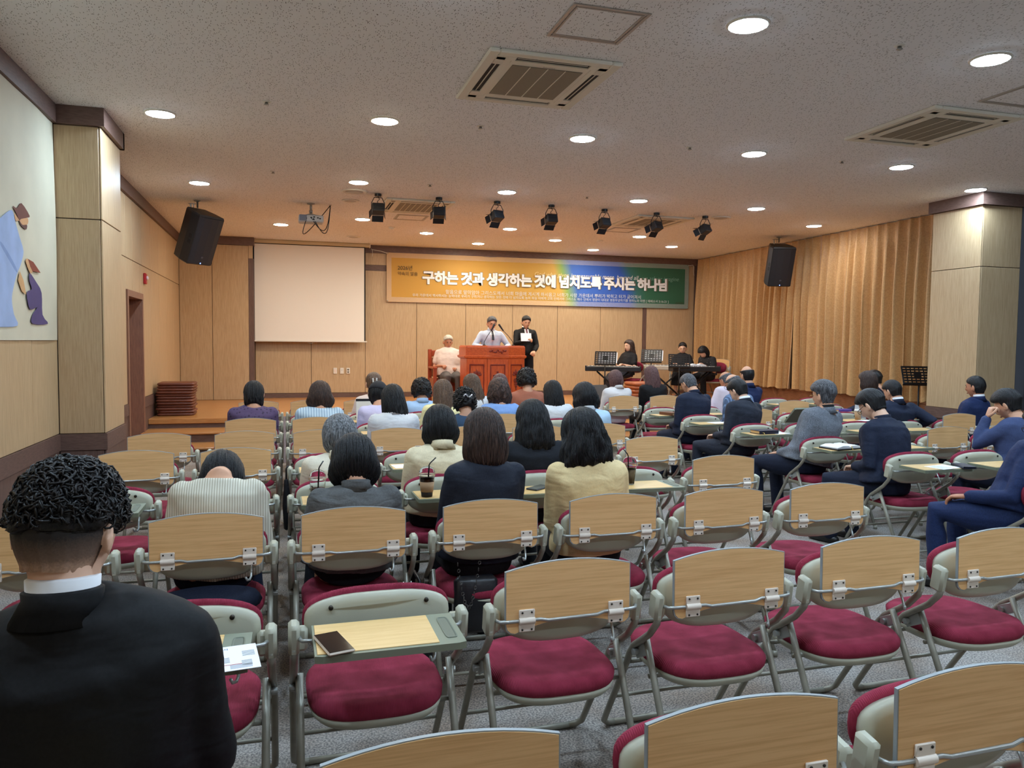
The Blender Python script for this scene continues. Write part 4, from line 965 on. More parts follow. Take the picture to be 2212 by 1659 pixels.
sit('person in pale beige blazer with sleek black bob, fourth row', .89, RY[4], (.02,.25,1.178), bow=.6, sw=.22, bulk=1.08, top=cloth('beige_linen_blazer', (222,206,172), .85, .06, wr=.6), bottom=T_trb, hair=('bob',HB,.125,.025), collar=MATS['beige_linen_blazer'], vox=.011)
sit('person in black top with long black hair, fourth row', 1.49, RY[4], (.01,.22,1.205), bow=.5, sw=.22, bulk=1.08, top=T_char, bottom=T_trb, hair=('long',HB,.215,.026), hairkw=dict(wave=.010, flare=.22), vox=.011)
# ---- middle block, far rows
far = dict(vox=.016)
sit('person in white shirt with long dark hair, sixth row', .89, RY[6], (.0,.28,1.195), bow=.6, sw=.215, bulk=1.05, top=WHITE, bottom=T_trn, hair=('long',HB,.21,.022), hairkw=dict(sway=.02), collar=WHITE, **far)
o, hc_, Rm_, nb_, sp_ = sit('person in dark teal shirt with dark hair pinned by sparkling clip', 1.49, RY[6], (.03,.25,1.164), bow=.55, sw=.20, top=cloth('teal_denim', (52,74,100), .9, .1), bottom=T_trb, hair=('curly',HC,.1,.02), **far)
cl = MB()
for i in range(9): cl.ell(hc_+Rm_ @ V((-.032+.009*i, -.124-.006*math.sin(i*1.2), .0+.012*math.sin(i*.9))), (.0075,.006,.0075), 8, 5)
cl.build('hair_clip', mat('crystal_clip', (220,224,232), .12, .5), o, True)
sit('person in light blue blouse with tousled black hair, sixth row', 2.71, RY[6], (-.04,.28,1.202), bow=.6, hyaw=.1, sw=.22, bulk=1.1, top=cloth('light_blue_blouse', (180,208,230), .8, .04), bottom=T_trb, hair=('bob',HB,.135,.034), hairkw=dict(wave=.012), collar=WHITE, **far)
sit('person in pale blue striped cardigan with brown bob, seventh row', .28, RY[7], (.04,.25,1.175), bow=.5, sw=.225, bulk=1.12, top=pattern('pale_blue_rib', (188,208,222), (140,166,190), 'stripe', 13, .25), bottom=T_trb, hair=('bob',HBR,.15,.026), hairkw=dict(flare=.3), **far)
o, hc_, Rm_, nb_, sp_ = sit('person in lavender shirt wearing black baseball cap', .89, RY[7], (-.01,.28,1.166), bow=.6, hyaw=-.35, sw=.20, top=cloth('lavender_shirt', (206,200,232), .8, .04), bottom=T_trb, hair=('bob',HB,.11,.012), hairkw=dict(flare=-.1), **far)
cp = MB(); rs = []
for q in range(9):
    zq = .008+.124*math.sin(q/8*PI/2*.98); rq = math.cos(q/8*PI/2*.98); rs.append([hc_+Rm_ @ V((.099*rq*math.cos(2*PI*j/28), .118*rq*math.sin(2*PI*j/28), zq)) for j in range(28)])
cp.loft(rs); cp.ell(hc_+Rm_ @ V((0,0,.136)), (.008,.008,.005), 8, 5)
cap_o = cp.build('baseball_cap', mat('cap_black', (24,26,34), .8, bump=(200,.2,.003)), o, True)
MB().loft([[hc_+Rm_ @ V((x*.075, .105+.075*math.sqrt(max(0,1-x*x)), .012+zz)) for x in (-1,-.7,-.35,0,.35,.7,1)]+[hc_+Rm_ @ V((x*.08, .085, .012+zz)) for x in (1,0,-1)] for zz in (0,.006)]).build('cap_brim', MATS['cap_black'], o)
sit('person in pale yellow blouse with long straight brown hair', 1.49, RY[7], (.04,.25,1.184), bow=.5, sw=.215, bulk=1.05, top=cloth('pale_yellow_blouse', (226,218,166), .8, .04), bottom=T_trb, hair=('long',HLB,.26,.02), **far)
sit('person in periwinkle shirt with brown wavy bob, seventh row', 2.10, RY[7], (.02,.25,1.196), bow=.5, sw=.21, bulk=1.05, top=cloth('periwinkle_shirt', (126,160,214), .85, .06), bottom=T_trb, hair=('bob',HCB,.15,.036), hairkw=dict(wave=.014), **far)
o, hc_, Rm_, nb_, sp_ = sit('person in white top under navy vest with black hair, seventh row', 2.71, RY[7], (.0,.25,1.169), bow=.5, sw=.205, top=WHITE, bottom=T_trb, hair=('long',HB,.2,.02), **far)
MB().tube([sp_(.15), sp_(.4), sp_(.62)], [.19,.182,.19], 20, ry=[.145,.14,.14], ref=(1,0,0)).build('navy_vest', T_trn, o, True)
o, hc_, Rm_, nb_, sp_ = sit('person in blush T-shirt with brown hair in pearl claw clip', .89, RY[8], (.06,.25,1.213), bow=.3, sw=.205, top=cloth('blush_tshirt', (222,204,196), .85, .04), sleeve='short', bottom=T_trb, hair=('male',HLB,.1,.02), **far)
bun(o, hc_, Rm_, HLB, (0,-.10,-.055), (.042,.03,.05))
cl = MB()
for sx in (-1,1):
    for i in range(5): cl.ell(hc_+Rm_ @ V((sx*.02, -.132+.004*i, -.04+.018*i)), (.0085,.0085,.0085), 8, 5)
cl.build('pearl_claw_clip', mat('pearl', (235,232,226), .2), o, True)
text('back_print', 'We', WHITE2, o, Matrix.Translation(sp_(.72)+V((-.02,-.158,0))) @ Matrix.Rotation(PI/2-.25,4,'X'), height=.055)
sit('person in light blue shirt with short black curls, eighth row', 1.49, RY[8], (.0,.25,1.149), bow=.45, sw=.215, bulk=1.05, top=cloth('sky_blue_shirt', (166,198,236), .8, .04), bottom=T_trb, hair=('curly',HC,.1,.036), collar=MATS['sky_blue_shirt'], **far)
sit('person in white top with long ash brown hair, before the lectern', 2.10, RY[8], (-.02,.25,1.196), bow=.45, sw=.20, top=WHITE, bottom=T_trb, hair=('long',HLB,.3,.022), hairkw=dict(sway=.06), **far)
o, hc_, Rm_, nb_, sp_ = sit('person in terracotta T-shirt with short black curly hair, before the lectern', 2.71, RY[8], (.02,.2,1.266), bow=.35, sw=.215, bulk=1.06, top=cloth('terracotta_tshirt', (168,104,82), .85, .05), sleeve='short', bottom=T_trb, hair=('curly',HC,.1,.036), **far)
b0 = sp_(.58)
MB().loft([[b0+V((x_, -.148, dz)) for x_, dz in ((-.10,-.05),(.10,-.05),(.10,.055),(-.10,.055))], [b0+V((x_, -.158, dz)) for x_, dz in ((-.10,-.05),(.10,-.05),(.10,.055),(-.10,.055))]]).build('back_print', mat('silver_print', (196,182,184), .6, var=(60,.35)), o)
MB().ell(hc_+Rm_ @ V((.05,-.06,.105)), (.02,.01,.006), 10, 6).build('hair_clip', mat('blue_clip', (140,180,230), .3), o, True)
sit('person with auburn hair directly before the lectern cross, half hidden', 2.71, RY[9], (.0,.25,1.151), bow=.45, sw=.195, top=WHITE, bottom=T_trb, hair=('bob',HA,.14,.024), **far)
# ---- right block
sit('person in white suit with auburn bob, ninth row', 4.45, RC[9], (.0,.25,1.191), yaw=.12, bow=.5, sw=.225, bulk=1.1, top=cloth('white_suit', (214,210,208), .75, .03), bottom=MATS['white_suit'], hair=('bob',HA,.15,.02), hairkw=dict(flare=-.05), collar=MATS['white_suit'], **far)
sit('person in black jacket with long dark brown hair, ninth row', 5.06, RC[9], (-.06,.25,1.25), yaw=.12, bow=.4, sw=.225, bulk=1.08, top=T_black, bottom=T_trb, hair=('long',HA,.27,.022), hairkw=dict(flare=.2), **far)
mn = dict(vox=.014)
sit('person in navy suit with thinning dark hair and glasses, seventh row', 4.45, RC[7], (-.01,.36,1.23), yaw=.25, bow=.75, sw=.245, bulk=1.2, top=T_navy, bottom=T_trn, hair=('male',HSG,.1,.012), collar=T_navy, glasses=GLS2, skin=SK, face=True, **mn)
sit('balding person in slate pinstriped jacket with glasses', 5.06, RC[7], (-.04,.35,1.224), yaw=.35, bow=.6, sw=.235, bulk=1.15, top=pattern('slate_pinstripe', (84,100,128), (126,150,186), 'stripe', 14, .2), bottom=T_trn, hair=('bald',HSG,.1,.012), glasses=GLS, collar=T_dark, face=True, **mn)
sit('balding person in pale pink shirt, mostly hidden behind pinstriped jacket', 5.30, RC[8], (.2,.3,1.214), yaw=.2, bow=.6, sw=.22, top=cloth('pink_shirt', (214,200,210), .8, .04), bottom=T_trn, hair=('bald',HSG,.1,.01), skin=SKT, **far)
sit('person in navy suit with bald crown, sitting upright before the curtains', 5.67, RC[8], (.07,.2,1.29), yaw=.1, bow=.2, sw=.235, bulk=1.15, top=T_navy2, bottom=T_trn, hair=('bald',HB,.1,.014), collar=T_navy2, **far)
sit('person in charcoal suit with neat black hair and white collar, sixth row', 4.45, RC[6], (.02,.36,1.217), yaw=.3, bow=.7, sw=.24, bulk=1.15, top=T_dark, bottom=T_dark, hair=('male',HB,.1,.022), collar=T_dark, inner=WHITE2, skin=SKP, face=True, vox=.013, knees=[(-.16,.62,.50),(.08,.61,.49)])
tweed = cloth('grey_tweed', (112,116,124), .95, .35, wr=.3)
sit('person in grey tweed blazer with full grey hair, fifth row', 4.45, RC[5], (.10,.22,1.263), yaw=.3, bow=.2, sw=.25, bulk=1.2, top=tweed, bottom=T_trn, hair=('male',HSG,.1,.032), collar=tweed, inner=T_black, glasses=GLS2, face=True, vox=.012, hem=.03, knees=[(-.18,.62,.50),(.08,.61,.49)], hands=[(-.12,.42,.60),(.1,.42,.58)])
sit('person in dark navy suit with black-rimmed glasses leaning forward, fourth row', 4.45, RC[4], (-.06,.42,1.235), yaw=.3, bow=.75, sw=.25, bulk=1.2, top=T_navy, bottom=T_trn, hair=('male',HB,.1,.028), collar=T_navy, glasses=GLS, skin=SKP, face=True, vox=.011, hem=.02, knees=[(-.16,.63,.50),(.10,.62,.49)])
sit('person in bright navy suit at the right edge, third row', 4.40, RC[3], (.13,.22,1.207), yaw=.35, bow=.4, sw=.25, bulk=1.2, top=T_navy2, bottom=T_navy2, hair=('male',HB,.1,.02), collar=T_navy2, glasses=GLS, skin=SKT, face=True, vox=.011, knees=[(-.18,.62,.50),(.08,.61,.49)], hands=[(-.16,.44,.62),(.10,.42,.60)], inner=WHITE2)
sit('person in white T-shirt with brown bob before the curtains', 6.91, RC[7], (-.12,.22,1.258), yaw=.25, bow=.15, sw=.215, bulk=1.05, top=WHITE, sleeve='short', bottom=T_trn, hair=('bob',HBR,.12,.024), **far)
sit('person with thick black hair and glasses behind the white T-shirt', 7.56, RC[8], (.22,.25,1.233), yaw=.35, bow=.45, sw=.225, top=T_navy, bottom=T_trn, hair=('male',HC,.1,.03), glasses=GLS2, **far)
sit('broad person in navy suit with combed black hair, sixth row', 6.29, RC[6], (.01,.25,1.20), yaw=.15, bow=.5, sw=.28, bulk=1.3, top=T_navy, bottom=T_trn, hair=('male',HB,.1,.016), collar=T_navy, inner=WHITE2, vox=.014, hands=[(-.10,.42,.62),(.36,.20,.70)])
sit('person in bright navy suit with cropped hair beside the right pillar', 7.40, RC[6], (-.02,.2,1.239), yaw=.3, bow=.15, sw=.235, bulk=1.12, top=T_navy2, bottom=T_trn, hair=('male',HB,.1,.012), collar=T_navy2, inner=WHITE2, skin=SKT, face=True, vox=.014)
sit('person in slate blue jacket resting chin on hand, right edge', 5.67, RC[4], (.0,.35,1.229), yaw=.3, bow=.6, sw=.24, bulk=1.12, top=cloth('slate_blue_jacket', (62,74,110), .8, .12), bottom=T_trn, hair=('male',HB,.1,.03), skin=SK, face=True, vox=.012, hands=[(-.05,.42,.98),(.10,.42,.60)], handcurl=(.9,.55), poles=[(-.25,.35,-1),(.4,-.5,-.8)])

# ---------------------------------------------------------------- people on the stage
def stage(label, x, y, top_z, yaw=PI, dx=0, dy=0, **kw):
    return person(label, (x, y), z=S, yaw=yaw, head=(dx, dy, top_z-S), group='people on the stage', **kw)
sp_suit = cloth('pale_blue_seersucker', (186,198,216), .8, .10, wr=.4)
stage('person with greying hair in pale blue suit speaking at the lectern', 3.63, 13.78, 2.035, dy=.05, bow=.28, sw=.225, bulk=1.08, top=sp_suit, bottom=T_gry, hair=('male',HSG,.1,.022), collar=sp_suit, inner=WHITE2, face=True, glasses=GLS, vox=.012, stand=True, tie=TIE, lapel=WHITE2, hands=[(-.22,.26,1.06),(.22,.26,1.06)], handn=[(0,0,1),(0,0,1)])
stage('person in black suit standing and holding a white paper', 4.45, 14.3, 2.08, dy=.05, bow=.32, sw=.225, bulk=1.05, top=T_black, bottom=T_trb, hair=('male',HB,.1,.02), collar=T_black, inner=WHITE2, face=True, vox=.012, stand=True, tie=TIE2, lapel=WHITE2, hands=[(-.10,.26,.98),(.07,.30,1.19)], handn=[(0,0,1),(0,.3,1)], handcurl=(.8,.7))
stage('elderly person with white hair sitting in the wooden armchair', 2.93, 14.42, 1.69, dy=.14, bow=.28, sw=.245, bulk=1.35, top=cloth('pale_pink_shirt', (220,200,188), .8, .03), sleeve='short', bottom=T_gry, hair=('male',HW,.1,.022), collar=MATS['pale_pink_shirt'], face=True, skin=SKT, vox=.012, hands=[(-.10,.36,.66),(.17,.38,.70)], handn=[(0,.3,1),(0,.3,1)], handcurl=(.9,.8))
bl = cloth('black_blouse', (22,22,25), .7, .2)
stage('person with long wavy brown hair playing the left keyboard', 6.75, 14.35, 1.64, yaw=PI-1.1, dx=0, dy=.12, bow=.15, hyaw=-.2, sw=.19, top=bl, bottom=cloth('navy_skirt', (34,36,46), .5, .2), legs='long', sleeve='short', hair=('long',HBR,.32,.02), hairkw=dict(wave=.012, flare=.2), face=True, skin=SKP, vox=.012, hands=[(-.16,.46,.72),(.12,.46,.72)], handn=[(0,0,1),(0,0,1)])
stage('person with glasses and pinned black hair at the middle keyboard', 8.10, 14.75, 1.60, yaw=PI-.55, dy=.12, bow=.25, sw=.19, top=bl, bottom=T_trb, legs='skirt', sleeve='short', hair=('male',HB,.1,.018), glasses=GLS2, face=True, skin=SKP, vox=.012, hands=[(-.15,.46,.72),(.15,.46,.72)], handn=[(0,0,1),(0,0,1)])
dots = pattern('black_dotted_blouse', (24,24,28), (180,180,190), 'dot', 26, .10)
stage('person bowing deeply in black dotted blouse at the right keyboard', 8.42, 13.98, 1.535, yaw=PI-1.25, dx=.0, dy=.36, bow=1.0, sw=.205, bulk=1.08, top=dots, bottom=T_trb, sleeve='short', hair=('bob',HB,.15,.022), skin=SKP, vox=.012, hands=[(-.14,.48,.72),(.17,.40,.55)], knees=[V((-.12,.5,.49)),V((.12,.5,.49))])

# ================================================================ wall hangings
# long banner on the front wall
m, N, L, b = _new('banner_print')
tc = N.new('ShaderNodeTexCoord'); sx_ = N.new('ShaderNodeSeparateXYZ'); L.new(tc.outputs['Object'], sx_.inputs[0])
sl = N.new('ShaderNodeMath'); sl.operation = 'MULTIPLY_ADD'; sl.inputs[1].default_value = .28; L.new(sx_.outputs['Z'], sl.inputs[0]); L.new(sx_.outputs['X'], sl.inputs[2])
nz = N.new('ShaderNodeTexNoise'); nz.inputs['Scale'].default_value = 1.3; L.new(tc.outputs['Object'], nz.inputs['Vector'])
ad = N.new('ShaderNodeMath'); ad.operation = 'MULTIPLY_ADD'; ad.inputs[1].default_value = .25; L.new(nz.outputs['Fac'], ad.inputs[0]); L.new(sl.outputs[0], ad.inputs[2])
mr = N.new('ShaderNodeMapRange'); mr.inputs[1].default_value = 0; mr.inputs[2].default_value = 6.9; L.new(ad.outputs[0], mr.inputs[0])
cr = N.new('ShaderNodeValToRGB'); e = cr.color_ramp.elements
e[0].position = 0; e[0].color = (*lin((200,150,60)),1); e[1].position = 1; e[1].color = (*lin((46,100,74)),1)
for ps, c in ((.30,(204,156,66)),(.575,(206,164,76)),(.60,(130,165,78)),(.63,(52,98,184)),(.80,(44,86,180)),(.835,(50,108,104)),(.87,(46,104,76))):
    q = e.new(ps); q.color = (*lin(c),1)
L.new(mr.outputs[0], cr.inputs[0]); L.new(cr.outputs[0], b.inputs['Base Color']); b.inputs['Roughness'].default_value = .65
bnm = m
m, N, L, b = _new('banner_margin')
b.inputs['Base Color'].default_value = (1,1,1,1); b.inputs['Alpha'].default_value = .12; b.inputs['Roughness'].default_value = .7
bmg = m
bn = thing('banner', 'long yellow, blue and green cloth banner with Korean lettering', 'banner', (1.99, 15.95, 2.36))
def cloth_strip(x0, x1, z0, z1, nx, nz_, dy=0):
    vs_ = []; fs = []
    for j in range(nz_+1):
        for i in range(nx+1):
            x = x0+(x1-x0)*i/nx; z_ = z0+(z1-z0)*j/nz_
            sag = .0
            vs_.append((x, dy+.006*math.sin(x*2.1+z_*3)+.004*math.sin(x*.9-z_*5), z_+sag))
    for j in range(nz_):
        for i in range(nx): a = j*(nx+1)+i; fs.append((a, a+1, a+nx+2, a+nx+1))
    k2 = len(vs_); vs_ += [(x, y+.003, z_) for x, y, z_ in vs_[:k2]]; fs += [tuple(reversed([q+k2 for q in f])) for f in fs]
    return MB().add(vs_, fs)
cloth_strip(0, 6.88, 0, 1.0, 60, 8).build('banner_cloth', bnm, bn, True)
for nm, a in (('top',(.0,6.88,.90,1.0)),('bottom',(0,6.88,.0,.10)),('left',(0,.10,.10,.90)),('right',(6.78,6.88,.10,.90))):
    cloth_strip(*a, 60 if nm in ('top','bottom') else 2, 2, -.0045).build('pale_margin', bmg, bn, True)
TW = mat('print_white', (240,240,240), .6); TD = mat('print_outline', (110,100,84), .6); TB = mat('print_brown', (84,66,30), .6); TWS = mat('print_soft_white', (214,222,220), .6); TPY = mat('print_pale', (236,214,150), .6)
def bt_(x, z_, dy=-.014): return Matrix.Translation((x, dy, z_)) @ Matrix.Rotation(PI/2,4,'X')
ttl = '구하는 것과 생각하는 것에 넘치도록 주시는 하나님'
text('lettering_outline', ttl, TD, bn, bt_(.722, .415, -.0135), width=5.63, offset=.030, bold=.040, spacing=.95, word=.8)
text('lettering', ttl, TW, bn, bt_(.732, .415, -.0195), width=5.585, offset=.030, bold=.018, spacing=.95, word=.8)
text('year_lettering', '2026년', TB, bn, bt_(.225,.66), width=.30, offset=.008); text('year_lettering', '약속의 말씀', TB, bn, bt_(.225,.55), width=.41, offset=.004)
text('english_lettering', 'God who gives', TPY, bn, bt_(3.17,.625), width=.78, shear=.25); text('english_lettering', 'immeasurably more, beyond all', TWS, bn, bt_(4.0,.62), width=1.62, shear=.25, offset=.006); text('english_lettering', 'we ask or imagine', mat('print_green_grey', (120,170,150), .6), bn, bt_(5.70,.62), width=.92, shear=.25)
v1 = '믿음으로 말미암아 그리스도께서 너희 마음에 계시게 하시옵고 너희가 사랑 가운데서 뿌리가 박히고 터가 굳어져서'
v2 = '우리 가운데서 역사하시는 능력대로 우리가 구하거나 생각하는 모든 것에 더 넘치도록 능히 하실 이에게 교회 안에서와 그리스도 예수 안에서 영광이 대대로 영원무궁하기를 원하노라 아멘 [ 에베소서 3:16-21 ]'
text('verse_lettering', v1, TWS, bn, bt_(1.23,.20), width=4.45); text('verse_lettering', v2, TWS, bn, bt_(.53,.125), width=5.84)
text('maker_mark', 'hanbitbook', TB, bn, bt_(6.55,.115), width=.2)
cord = mat('white_cord', (228,222,208), .8)
ey = MB()
for xx in (.02,6.86): 
    for zz in (.02,.98): ey.tube([(xx,-.01,zz),(xx,-.004,zz)], .012, 10)
ey.build('eyelet', steel, bn, True)
MB().tube([(.02,-.012,.98),(-.12,-.008,1.02),(-.30,.0,1.045),(-.31,.0,1.06)], .006, 6).build('tie_cord', cord, bn, True); MB().tube([(6.86,-.012,.98),(6.98,-.0,1.0),(7.0,.0,.95),(6.99,.0,.85),(7.02,.0,.76)], .005, 6).build('tie_cord', cord, bn, True)
MB().tube([(-.29,-.004,1.045),(-.285,-.004,.95),(-.29,-.004,.90)], .005, 6).build('tie_cord', cord, bn, True)
# projection screen
sc_ = thing('projection_screen', 'white roll-down projection screen left of the banner', 'screen', (.48, 15.80, 1.55))
MB().cbox((0,0,1.91), (1.15,.045,.035), .012).build('screen_housing', mat('screen_housing', (205,186,150), .5), sc_); MB().cbox((-1.155,0,1.91), (.012,.05,.045), .006).cbox((1.155,0,1.91), (.012,.05,.045), .006).build('end_cap', white_plastic, sc_)
MB().box(-1.065,1.065,.002,.006,0,1.88).build('screen_border', mat('screen_black', (20,18,18), .7), sc_)
MB().box(-1.045,1.045,-.003,.002,.0,1.86).build('screen_fabric', mat('screen_white', (240,234,224), .8, bump=(400,.15,.003)), sc_)
MB().cbox((0,0,-.012), (1.10,.014,.014), .005).build('weight_bar', white_plastic, sc_); MB().tube([(-.06,0,-.025),(-.03,0,-.05),(.03,0,-.05),(.06,0,-.025)], .004, 6).build('pull_handle', steel, sc_, True)
# painted cloth on the left wall
PY = {'robe': [(6.247, 2.449), (6.299, 2.387), (6.389, 2.284), (6.47, 2.189), (6.406, 2.091), (6.309, 2.005), (6.224, 1.897), (6.192, 1.819), (6.23, 1.72), (6.301, 1.644), (5.934, 1.628), (5.736, 1.625), (5.734, 2.028), (5.783, 2.265), (5.988, 2.354), (6.134, 2.419)],
'robefold': [(6.011, 2.2), (6.185, 2.121), (6.312, 2.044), (6.299, 2.024), (6.146, 2.098), (5.992, 2.18)],
'hair': [(6.257, 2.482), (6.345, 2.481), (6.448, 2.533), (6.63, 2.47), (6.565, 2.446), (6.431, 2.417), (6.39, 2.401), (6.341, 2.432)],
'beard': [(6.39, 2.401), (6.456, 2.378), (6.561, 2.393), (6.545, 2.357), (6.475, 2.358), (6.404, 2.377)],
'face': [(6.291, 2.437), (6.39, 2.403), (6.431, 2.417), (6.565, 2.446), (6.597, 2.424), (6.561, 2.393), (6.456, 2.378), (6.39, 2.398), (6.311, 2.387)],
'hair2': [(6.563, 2.143), (6.691, 2.132), (6.868, 2.064), (6.664, 2.061), (6.614, 2.09)],
'face2': [(6.511, 2.128), (6.563, 2.143), (6.614, 2.09), (6.673, 2.062), (6.61, 2.04), (6.538, 2.09)],
'body2': [(6.597, 2.042), (6.747, 1.985), (6.879, 1.91), (6.89, 1.74), (7.03, 1.672), (6.633, 1.664), (6.639, 1.732), (6.754, 1.792), (6.577, 1.771), (6.514, 1.889), (6.631, 1.923), (6.58, 1.987)],
'hands': [(6.37, 2.036), (6.446, 1.977), (6.5, 1.874), (6.4, 1.895), (6.326, 1.968)],
'halo': [(6.148, 2.612), (6.38, 2.689), (6.583, 2.682), (6.75, 2.604), (6.978, 2.572), (6.956, 2.285), (6.798, 2.058), (6.526, 1.943), (6.283, 1.914), (6.19, 2.196), (5.992, 2.415)]}
pc = thing('painted_banner', 'large painted cloth on left wall, blue robed figure and small kneeling figure', 'banner', (-1.838, 5.6, 1.54))
vs_, fs = [], []
nx, nz_ = 30, 12
for j in range(nz_+1):
    for i in range(nx+1):
        y = -1.9+3.64*i/nx; z_ = 1.80*j/nz_
        fold = .005*math.sin((y*1.0-z_*.5)*6)*max(0, min(1, (y-.6)))+.001*math.sin(y*2)
        vs_.append((fold-.002, y, z_))
for j in range(nz_):
    for i in range(nx): a = j*(nx+1)+i; fs.append((a, a+1, a+nx+2, a+nx+1))
k2 = len(vs_); vs_ += [(x-.003, y, z_) for x, y, z_ in vs_[:k2]]; fs += [tuple(reversed([q+k2 for q in f])) for f in fs]
MB().add(vs_, fs).build('painted_cloth', mat('painted_cloth', (208,200,176), .8, var=(2.2,.07), bump=(220,.12,.003)), pc, True)
cls = {'halo':(216,212,192),'robe':(160,180,218),'robefold':(134,156,200),'hair':(110,64,52),'beard':(96,62,54),'face':(208,158,112),'hair2':(140,66,46),'face2':(206,158,112),'body2':(84,68,112),'hands':(206,160,110)}
for i, k_ in enumerate(('robe','robefold','face','hair','beard','face2','hair2','body2','hands')):
    pts = PY[k_]; n_ = len(pts)
    # smooth the outline
    out = []
    for q in range(n_):
        p0, p1, p2, p3 = [V(pts[(q+d) % n_]) for d in (-1,0,1,2)]
        for u in ((0,.33,.66) if n_ > 5 else (0,)):
            out.append(.5*((2*p1)+(p2-p0)*u+(2*p0-5*p1+4*p2-p3)*u*u+(3*p1-p0-3*p2+p3)*u**3))
    lev = .0055+.0003*i
    rings = [[V((lev+d, p.x-5.6, p.y-1.54)) for p in out] for d in (-.02 if False else -.0006, 0)]
    MB().loft(rings).build('painted_shape', mat('paint_'+k_, cls[k_], .8, var=(5,.10)), pc)
MB().tube([(-.005,-1.9,1.81),(-.002,1.73,1.81)], .004, 6).build('hanging_wire', cord, pc, True)

# curtains along the right wall
m, N, L, b = _new('gold_jacquard')
vec = _coords(N, L, (1,1,1))
vo = N.new('ShaderNodeTexNoise'); vo.inputs['Scale'].default_value = 16; vo.inputs['Detail'].default_value = 2; vo.inputs['Distortion'].default_value = 3.5; L.new(vec, vo.inputs['Vector'])
r = N.new('ShaderNodeValToRGB'); r.color_ramp.elements[0].position = .46; r.color_ramp.elements[0].color = (*lin((186,144,90)),1); r.color_ramp.elements[1].position = .54; r.color_ramp.elements[1].color = (*lin((198,156,100)),1)
L.new(vo.outputs['Fac'], r.inputs[0]); L.new(r.outputs[0], b.inputs['Base Color']); b.inputs['Roughness'].default_value = .55; b.inputs['Sheen Weight'].default_value = .3
curm = m
def curtain(y0, y1, label, seed, lean=0.0):
    t = thing('curtain', label, 'curtain', (XR-.09, 0, 0), 0, 'gold pleated curtains')
    rg = random.Random(seed); L_ = y1-y0; npl = int(L_/.21); per = []
    a = 0
    for i in range(npl): per.append(rg.uniform(.8,1.25))
    tot = sum(per); edges = [0]
    for q in per: edges.append(edges[-1]+q/tot)
    vs_, fs = [], []; S_n = 12; cols = npl*S_n+1; rows = 14
    for j in range(rows+1):
        v = j/rows; z_ = H-.012-(H-.745)*v
        for i in range(cols):
            pl_ = min(npl-1, i//S_n); u = (i-pl_*S_n)/S_n
            s = edges[pl_]+(edges[pl_+1]-edges[pl_])*u
            drift = .03*math.sin(pl_*1.7+v*2.5)*v
            y = y0+L_*s+drift*(1 if 0 < i < cols-1 else 0)+lean*v*v*(s if lean < 0 else 1-s)
            amp = (.040+.062*min(1, v*2.5))*(.75+.5*((pl_*37) % 7)/7)
            # sharp pinch pleat at the top opening into round folds
            w_ = math.cos(2*PI*u); x = -amp*(abs(w_)**(.6 if v > .12 else 2.2))*(1 if w_ > 0 else -.55)
            zz = z_-(.012*math.sin(pl_*2.3) if j == rows else 0)
            vs_.append((x, y, zz))
    for j in range(rows):
        for i in range(cols-1): q = j*cols+i; fs.append((q, q+1, q+cols+1, q+cols))
    MB().add(vs_, fs).build('curtain_cloth', curm, t, True)
    MB().box(.035,.055,y0,y1,H-.03,H-.001).build('curtain_rail', white_plastic, t)
curtain(12.30, 15.90, 'gold pleated curtain beside the stage, left of the dark gap', 4, lean=.12)
curtain(8.56, 12.28, 'gold pleated curtain between dark gap and right pillar', 9, lean=-.0)

# ================================================================ stage furniture
redwood = wood('red_lectern_wood', (206,98,50), (172,70,34), grain=(16,16,1.6), scale=5, rough=.3, bumpk=.02)
redwood_h = wood('red_lectern_wood_cross', (206,98,50), (170,68,34), grain=(1.6,16,16), scale=5, rough=.3, bumpk=.02)
carve = mat('carved_dark_red', (118,38,28), .4, var=(40,.15))
lc = thing('lectern', 'large carved red-brown wooden lectern with cross and grape panels', 'lectern', (3.55, 13.0, S))
foot = [(-.53,.14),(-.19,.0),(.19,.0),(.53,.14),(.55,.58),(-.55,.58)]
def poly(k_, dy=0): return [(x*k_, (y-.2)*k_+.2+dy) for x, y in foot]
def lvl(mb, spec): return mb.loft([[V((x, y, z_)) for x, y in poly(k_)] for z_, k_ in spec])
lvl(MB(), [(0,1.04),(.07,1.04),(.09,1.0)]).build('plinth', redwood_h, lc); lvl(MB(), [(.09,.985),(.855,.985)]).build('lectern_body', redwood, lc)
lvl(MB(), [(.855,1.0),(.87,1.05),(.885,1.07),(.905,1.07),(.915,1.03)]).build('cornice_moulding', redwood_h, lc)
lvl(MB(), [(.915,1.02),(1.05,1.02),(1.065,1.01),(1.085,.98)]).build('top_box', redwood_h, lc)
def face_frame(i):
    (x0,y0),(x1,y1) = poly(.985)[i], poly(.985)[i+1]; d = V((x1-x0, y1-y0, 0)); ln = d.length; d.normalize(); nrm = V((d.y, -d.x, 0))
    Mf = Matrix(((d.x, 0, nrm.x, x0),(d.y, 0, nrm.y, y0),(0,1,0,0),(0,0,0,1))); return Mf, ln
